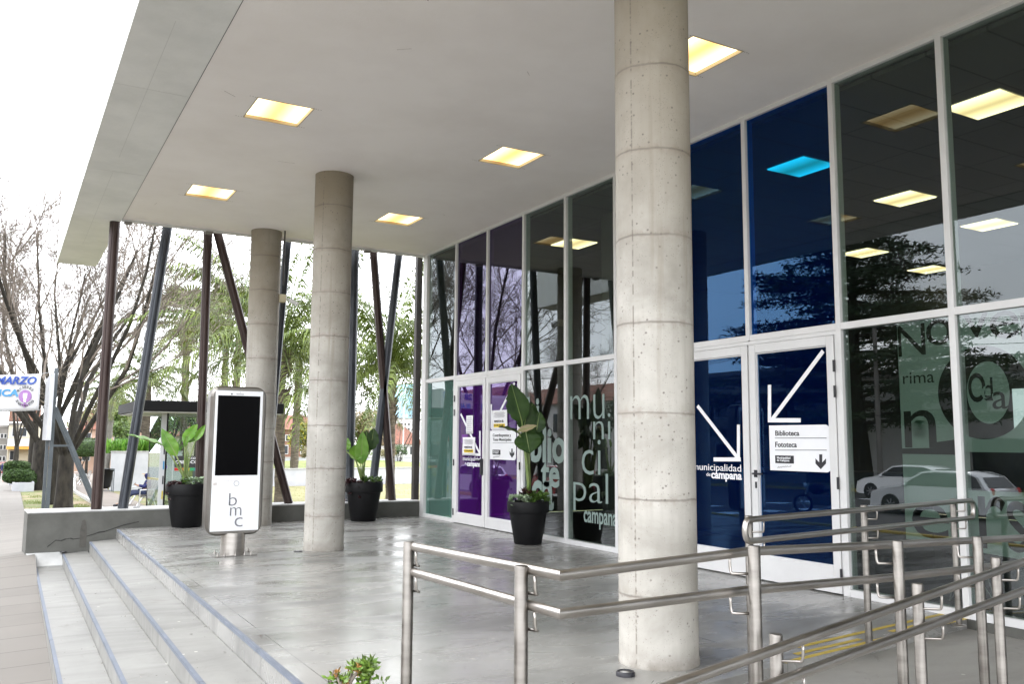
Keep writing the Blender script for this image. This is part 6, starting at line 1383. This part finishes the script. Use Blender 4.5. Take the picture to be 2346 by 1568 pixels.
# ================================================================== CARS
def car(label, loc, rz, paint, L_=4.1, Hh=1.48, group='cars parked along the road', hatch=True):
    e = thing('parked_car', label, 'car', (0, 0, 0), group); W = .86
    # side outline (x along length), front at +x
    top_ = [(-.50, .62), (-.495, .95), (-.46, 1.02), (-.40, 1.36), (-.30, Hh), (-.05, Hh + .01), (.08, Hh - .06), (.24, .98), (.40, .88), (.485, .72), (.50, .45)]
    low = [(.50, .25), (.46, .2), (-.46, .2), (-.5, .3)]
    def wd(z): return W * (1 if z < .95 else 1 - (z - .95) * .38)
    m = MB(); prof = [(x * L_, z) for x, z in top_ + low]; n = len(prof)
    rows = []
    for yy in (-1, -.92, 0, .92, 1):
        for x, z in prof: zz = z - (.04 if abs(yy) == 1 and z > .3 else 0); m.v.append(Vector((x * (.985 if abs(yy) == 1 else 1), yy * wd(z), zz)))
    for r in range(4):
        for i in range(n): j = (i + 1) % n; m.f.append((r * n + i, r * n + j, (r + 1) * n + j, (r + 1) * n + i))
    m.f.append(tuple(reversed(range(n)))); m.f.append(tuple(4 * n + i for i in range(n)))
    m.build('body', paint, e, smooth=True)
    for sg in (-1, 1):
        g_ = MB(); P = [(-.43, 1.0), (-.375, 1.33), (-.30, Hh - .07), (-.06, Hh - .06), (.05, Hh - .1), (.20, .99)]
        b = len(g_.v)
        for x, z in P: g_.v.append(Vector((x * L_, sg * (wd(z) + .006), z)))
        for x, z in P: g_.v.append(Vector((x * L_, sg * (wd(z) - .02), z)))
        k = len(P); g_.f.append(tuple(range(k))); g_.f.append(tuple(reversed(range(k, 2 * k)))); g_.f += [(i, (i + 1) % k, (i + 1) % k + k, i + k) for i in range(k)]
        g_.build('side_window', 'dark_glass', e)
        pz_ = MB(); pz_.box(-.095 * L_, -.085 * L_, sg * W * .8 if sg < 0 else W * .85, sg * W * .99 if sg < 0 else W * .99, .96, 1.0)
    g_ = MB(); g_.quad((.235 * L_ + .02, -.72, 1.0), (.235 * L_ + .02, .72, 1.0), (.09 * L_ + .02, .62, Hh - .07), (.09 * L_ + .02, -.62, Hh - .07)); g_.build('windscreen', 'dark_glass', e)
    g_ = MB(); g_.quad((-.462 * L_ - .02, .66, 1.03), (-.462 * L_ - .02, -.66, 1.03), (-.402 * L_ - .02, -.58, 1.34), (-.402 * L_ - .02, .58, 1.34)); g_.build('rear_window', 'dark_glass', e)
    for sg in (-1, 1):
        h_ = MB(); h_.ball((.462 * L_, sg * .64, .70), .14, 10, 6, (.9, 1.1, .6)); h_.build('headlight', 'lamp_lens', e, smooth='all'); h_ = MB(); h_.ball((-.488 * L_, sg * .70, .9), .12, 10, 6, (.5, .9, 1.1)); h_.build('tail_light', 'redlamp', e, smooth='all')
        h_ = MB(); h_.ball((.17 * L_, sg * (W + .09), 1.0), .1, 8, 6, (.6, 1, .7)); h_.build('mirror', paint, e, smooth='all')
        for x in (-.32, .31):
            w_ = MB(); c = Vector((x * L_, sg * (W - .09), .31)); w_.v = []; P = [(.0, -.11), (.2, -.11), (.30, -.10), (.315, -.05), (.315, .05), (.30, .10), (.2, .11)]
            t = MB()
            for r, yy in [(.19, -.105), (.30, -.105), (.315, -.07), (.315, .07), (.30, .105), (.19, .105)]:
                for a in range(20): th_ = 6.283 * a / 20; t.v.append(c + Vector((r * math.cos(th_), yy, r * math.sin(th_))))
            for k in range(5):
                for a in range(20): b = (a + 1) % 20; t.f.append((k * 20 + a, k * 20 + b, (k + 1) * 20 + b, (k + 1) * 20 + a))
            wh = t.build('wheel', 'tyre', e, smooth=True)
            r_ = MB()
            for k in range(7): th_ = 6.283 * k / 7; d = Vector((math.cos(th_), 0, math.sin(th_))); s_ = Vector((-d.z, 0, d.x)); r_.obox(c + d * .105 + Vector((0, sg * .098, 0)), d * .1, s_ * .025, (0, .008, 0))
            r_.obox(c + Vector((0, sg * .085, 0)), (.14, 0, 0), (0, .005, 0), (0, 0, .14)); r_.build('rim', 'rim', wh)
            a_ = MB(); a_.tube([(c.x, sg * (W - .02), .31), (c.x, sg * (W + .012), .31)], .36, 24); a_.build('wheel_arch', 'tyre', e)
    pl_ = MB(); pl_.box(-.506 * L_, -.503 * L_, -.22, .22, .5, .62); pl_.build('number_plate', 'white_vinyl', e)
    e.location = loc; e.rotation_euler.z = rz; return e
car('white hatchback across the road mirrored in the glass beside the blue door', (-19.5, 24.5, gz(24.5) - .02), math.pi / 2 + .0, MT['whitepaint'])
car('silver white car with dark windows mirrored behind the looped handrail', (-12.6, 18.3, gz(18) - .02), math.pi / 2, MT['silverpaint'], 4.4, 1.5)
car('white car mirrored low in the rightmost pane', (-12.6, 12.2, gz(12) - .02), math.pi / 2, MT['whitepaint'], 4.4, 1.5)
car('red car mirrored in the purple door', (-7.0, 33, gz(33) - .02), math.pi / 2, MT['redpaint'])
car('dark silver car mirrored in the first clear pane', (-7.0, 41, gz(41) - .02), math.pi / 2, MT['silverpaint'])
car('red car parked far along the pavement beyond the walkers', (ony((30, 1000), 122).x, 122, gz(122)), 0, MT['redpaint'])
# motorcycle
mc = thing('motorcycle', 'dark motorcycle parked at the roadside, mirrored in the blue door glass', 'motorcycle', (0, 0, 0))
for x in (-.68, .68):
    t = MB(); P = [(x + .3 * math.cos(k * .3142), 0, .31 + .3 * math.sin(k * .3142)) for k in range(21)]; t.tube(P, .05, 8, False); wh = t.build('wheel', 'tyre', mc); r_ = MB()
    for k in range(6): a = k * math.pi / 3; r_.tube([(x, 0, .31), (x + .26 * math.cos(a), 0, .31 + .26 * math.sin(a))], .012, 5)
    r_.build('rim', 'rim', wh)
m = MB(); m.tube([(.68, 0, .31), (.5, 0, .85), (.44, 0, 1.02)], .035, 8); m.build('front_fork', 'rim', mc); m = MB(); m.tube([(.4, -.36, 1.05), (.46, 0, 1.03), (.4, .36, 1.05)], .018, 6); m.build('handlebar', 'ink', mc)
m = MB(); m.ball((.18, 0, .82), .25, 12, 8, (1.2, .6, .75)); m.build('fuel_tank', 'black_paint', mc, smooth='all'); m = MB(); m.ball((-.35, 0, .82), .3, 12, 8, (1.3, .5, .28)); m.build('seat', 'ink', mc, smooth='all'); m = MB(); m.box(-.25, .3, -.15, .15, .3, .62); m.build('engine', 'grey_paint', mc, bevel=.04)
m = MB(); m.tube([(-.68, 0, .31), (-.1, 0, .45), (.4, 0, .9)], .03, 6); m.build('frame', 'ink', mc); m = MB(); m.ball((.58, 0, .93), .09); m.build('headlight', 'lamp_lens', mc, smooth='all')
mc.location = (-9.4, 20.5, gz(20.5)); mc.rotation_euler.z = 1.2

# ================================================================== BUILDINGS
def bld(name, label, x0, x1, y0, y1, z0, z1, wall, wins=(), roof=None, roofm='concrete_far', face='-y', cat='building', extra=None):
    e = thing(name, label, cat, ((x0 + x1) / 2, (y0 + y1) / 2, z0)); m = MB(); m.box(x0, x1, y0, y1, z0 - 1, z1); m.build('wall', wall, e)
    for (a, b, c, d) in wins:   # a..b along the face, c..d heights
        for kk, (mt_, t0, ins) in enumerate((('white_b', .05, -.08), ('dark_glass', .07, 0))):
            pass
        f = MB(); g_ = MB()
        if face == '-y': f.box(a - .08, b + .08, y0 - .05, y0 - .001, c - .08, d + .08); g_.box(a, b, y0 - .06, y0 - .051, c, d)
        else: f.box(x1 + .001, x1 + .05, a - .08, b + .08, c - .08, d + .08); g_.box(x1 + .051, x1 + .06, a, b, c, d)
        fo = f.build('window', 'white_b', e); g_.build('pane', 'dark_glass', fo)
    m = MB()
    if roof: 
        if face == '-y': 
            ym = (y0 + y1) / 2; m.v = [Vector(p) for p in ((x0 - .4, y0 - .5, z1), (x1 + .4, y0 - .5, z1), (x1 + .4, y1 + .5, z1), (x0 - .4, y1 + .5, z1), (x0 + 1.5, ym, z1 + roof), (x1 - 1.5, ym, z1 + roof))]
        else:
            xm = (x0 + x1) / 2; m.v = [Vector(p) for p in ((x0 - .5, y0 - .4, z1), (x1 + .5, y0 - .4, z1), (x1 + .5, y1 + .4, z1), (x0 - .5, y1 + .4, z1), (xm, y0 + 1.5, z1 + roof), (xm, y1 - 1.5, z1 + roof))]
        m.f = [(0, 1, 5, 4), (2, 3, 4, 5), (0, 4, 3), (1, 2, 5), (3, 2, 1, 0)] if face == '-y' else [(1, 2, 5, 4), (3, 0, 4, 5), (0, 1, 4), (2, 3, 5), (3, 2, 1, 0)]
    else: m.box(x0 - .12, x1 + .12, y0 - .12, y1 + .12, z1, z1 + .35)
    m.build('roof', roofm, e)
    if extra: extra(e)
    return e
def X(px, y): return ony((px, 1000), y).x
yy = 138; z = lambda py: zat(60, py, yy); g0 = gz(yy)
def ex1(e):
    m = MB(); m.box(X(18, yy), X(120, yy), yy - 1.6, yy - .13, z(1023), z(1006)); m.build('balcony', 'white_b', e)
    m = MB(); m.box(X(18, yy) - .1, X(120, yy), yy - 1.7, yy - .13, z(1030), z(1023.5)); m.build('orange_fascia', 'orange', e)
    m = MB(); m.box(X(18, yy), X(92, yy), yy + 2, yy + 9, z(965), z(925)); m.build('brick_tower', 'brick', e)
bld('corner_house', 'cream corner building with white balcony, orange band and brick tower beyond the pavement', X(20, yy), X(120, yy), yy, yy + 12, g0, z(975), 'cream', [(X(28, yy), X(34, yy), z(1000), z(982)), (X(44, yy), X(60, yy), z(1000), z(982)), (X(26, yy), X(38, yy), z(1054), z(1034)), (X(70, yy), X(84, yy), z(1056), z(1036))], None, 'concrete_far', extra=ex1)
yy2 = 126; z2 = lambda py: zat(260, py, yy2)
def ex2(e):
    m = MB(); m.box(X(172, yy2), X(352, yy2), yy2 - 1.5, yy2 - .13, z2(1027), z2(1012)); m.build('balcony', 'white_b', e)
    for k in range(16):
        a = X(190, yy2) + k * (X(256, yy2) - X(190, yy2)) / 16; m = MB(); m.obox((a, yy2 - 1.7, z2(1031)), (.14, 0, 0), (0, .25, -.1), (0, 0, .03)); m.build('awning_scallop', 'white_b' if k % 2 else 'grey_paint', e)
bld('long_house', 'long peach coloured building with white upper balcony behind the park', X(168, yy2), X(360, yy2), yy2, yy2 + 10, gz(yy2), z2(985), 'peach', [(X(a, yy2), X(a + w_, yy2), z2(b), z2(b - h_)) for a, w_, b, h_ in ((196, 12, 1008, 14), (228, 10, 1008, 14), (262, 12, 1008, 14), (300, 14, 1008, 14), (192, 16, 1055, 15), (226, 16, 1055, 15), (262, 9, 1058, 20), (276, 12, 1055, 16), (310, 14, 1055, 16))], 2.2, 'tile', extra=ex2)
yy3 = 112; z3 = lambda py: zat(660, py, yy3)
bld('brick_house', 'low red brick building with white upper band behind the right side palms', X(640, yy3), X(745, yy3), yy3, yy3 + 10, gz(yy3), z3(985), 'brick', [(X(a, yy3), X(a + 8, yy3), z3(1040), z3(1022)) for a in (652, 672, 690, 712)] + [(X(a, yy3), X(a + 9, yy3), z3(1010), z3(998)) for a in (655, 680, 705)], 2.0, 'tile')
bld('white_house', 'white flat roofed building above the brick one, seen between the rear columns', X(640, 125), X(740, 125), 125, 135, gz(125), zat(660, 958, 125), 'white_b', [(X(a, 125), X(a + 8, 125), zat(660, 985, 125), zat(660, 972, 125)) for a in (655, 680, 705)])
bld('pavilion', 'low pavilion with a red tiled roof beside the glass corner', X(900, 118), X(965, 118), 118, 126, gz(118), zat(920, 1018, 118), 'white_b', [(X(a, 118), X(a + 10, 118), zat(920, 1042, 118), zat(920, 1024, 118)) for a in (905, 922, 940)], 3.0, 'tile')
bld('office_block', 'pale hazy multi storey building far behind the park on the right', X(880, 320), X(960, 320), 320, 345, gz(320), zat(910, 960, 320), 'white_b', [(X(a, 320), X(a + 4, 320), zat(910, b, 320), zat(910, b - 5, 320)) for a in (886, 894, 902, 910, 918, 926, 934) for b in (975, 986, 997)])
bld('blue_tower', 'tall light blue tower beside the black pole at the glass corner', X(934, 360), X(962, 360), 360, 380, gz(360), zat(940, 880, 360), 'tower_blue', [(X(a, 360), X(a + 3, 360), zat(940, b, 360), zat(940, b - 4, 360)) for a in (937, 943, 949, 955) for b in (895, 910, 925, 940, 955)])
bld('grey_house', 'grey building with dark windows at the far left end of the pavement', X(-30, 150), X(19, 150), 150, 160, gz(150), zat(5, 980, 150), 'concrete_far', [(X(a, 150), X(a + 5, 150), zat(5, b, 150), zat(5, b - 9, 150)) for a in (-6, 2, 10) for b in (1004, 1030, 1056)])
bld('end_house', 'low beige building behind the bank booth and palms', X(370, 130), X(630, 130), 130, 140, gz(130), zat(500, 1000, 130), 'cream', [(X(a, 130), X(a + 10, 130), zat(500, 1045, 130), zat(500, 1025, 130)) for a in (385, 420, 455, 490, 530, 570, 600)], 2.2, 'tile')
# across the road (seen mirrored)
def row(x1, ys_, zs, n): return [(ys_[0] + (ys_[1] - ys_[0]) * (k + .25) / n, ys_[0] + (ys_[1] - ys_[0]) * (k + .7) / n, a, b) for k in range(n) for a, b in zs]
bld('white_villa', 'white two storey house with tiled roof mirrored above the library lettering', -44, -33, 60, 86, -2, 5.2, 'white_b', row(-33, (60, 86), [(-1, 1), (2.4, 4.2)], 7), 2.2, 'tile', '+x')
bld('white_shop', 'plain white building mirrored in the panes right of the blue door', -42, -33, 24, 40, -1.2, 5.5, 'white_b', row(-33, (24, 40), [(3.4, 4.6)], 4) + [(26, 30, -1, 1.8)], None, 'concrete_far', '+x')
bld('brick_shop', 'brown brick building mirrored at the right edge of the glass', -42, -31, 4, 22, -1.2, 8.5, 'brick', row(-31, (4, 22), [(-.8, 1.4), (3.8, 5.6)], 5), 2.0, 'tile', '+x')
bld('cream_shop', 'cream building across the road mirrored in the first panes', -44, -33, 90, 130, -3, 6, 'cream', row(-33, (90, 130), [(-1, 1), (2.4, 4.2)], 9), 2.2, 'tile', '+x')
bld('grey_shop', 'grey building across the road mirrored between the columns', -42, -33, 42, 58, -1.5, 6.5, 'concrete_far', row(-33, (42, 58), [(-.6, 1.4), (3.4, 5)], 5), None, 'concrete_far', '+x')
# cedar
cd_ = thing('cedar_tree', 'large dark cedar with layered drooping branches mirrored beside and above the blue door', 'tree', (-27.5, 33, gz(33))); rd = random.Random(77); b = Vector(cd_.location); tk = MB(); Hc = 15.5
tk.tube([b, b + Vector((.3, .2, 5)), b + Vector((.1, .3, 10)), b + Vector((0, 0, Hc))], [.55, .42, .25, .05], 10); lf = MB()
for k in range(70):
    z = 3.2 + (Hc - 3.6) * (k / 70) ** .95; a = k * 2.4 + rd.uniform(-.3, .3); L_ = (10.0 * (1 - (z / Hc) ** 2.2) + 1.6) * rd.uniform(.7, 1.1); d = Vector((math.cos(a), math.sin(a), rd.uniform(.0, .22))); p0 = b + Vector((.2, .2, z)); pts = [p0 + d * L_ * t + Vector((0, 0, -.5 * t * t)) for t in (0, .25, .5, .75, 1)]
    tk.tube(pts, [.12, .09, .06, .04, .015], 5, False)
    for i in range(int(80 + L_ * 85)):
        t = rd.uniform(.2, 1.02); q = p0 + d * L_ * t + Vector((0, 0, -.5 * t * t)); s_ = Vector((-d.y, d.x, 0)) * rd.gauss(0, .55 + .4 * (1 - abs(t - .6))); o = q + s_ + Vector((0, 0, rd.gauss(-.05, .09) - abs(rd.gauss(0, .16)))); u = Vector((rd.gauss(0, 1), rd.gauss(0, 1), rd.gauss(-.3, .35))).normalized() * rd.uniform(.10, .24); v = u.orthogonal().normalized() * .045; lf.quad(o - u, o + v, o + u, o - v)
tk.build('trunk', 'bark', cd_); lf.build('crown', 'conifer', cd_)
blob_tree('leafy_tree', 'broad dark evergreen across the road mirrored between the columns', (-27, 50, gz(50)), 9, 4.5, 3.6, 4500, .22, 'conifer', 91)
# utility poles and wires
up_ = []
for i, y in enumerate((-6, 30, 66, 102)):
    e = thing('utility_pole', ['grey utility pole nearest on the far kerb', 'grey utility pole mirrored left of the cedar', 'third grey utility pole down the far kerb', 'farthest grey utility pole on the far kerb'][i], 'pole', (-24.9, y, gz(y)), 'utility poles across the road'); m = MB(); m.tube([(-24.9, y, gz(y)), (-24.9, y, gz(y) + 9.3)], [.15, .1], 10); m.build('shaft', 'concrete_far', e); m = MB(); m.box(-25.7, -24.1, y - .05, y + .05, gz(y) + 8.6, gz(y) + 8.72); m.build('cross_arm', 'bark', e)
wr = MB()
for dx, dz in ((-.7, 8.75), (0, 8.75), (.7, 8.75), (.1, 7.6), (.1, 7.1)):
    for ya, yb in ((-6, 30), (30, 66), (66, 102)):
        pts = [Vector((-24.9 + dx, ya + (yb - ya) * t, gz(ya) + (gz(yb) - gz(ya)) * t + dz - .9 * 4 * t * (1 - t))) for t in [k / 8 for k in range(9)]]; wr.tube(pts, .014, 4, False)
tag(wr.build('overhead_wires', 'cable'), 'black overhead wires strung between the utility poles across the road', 'wires')
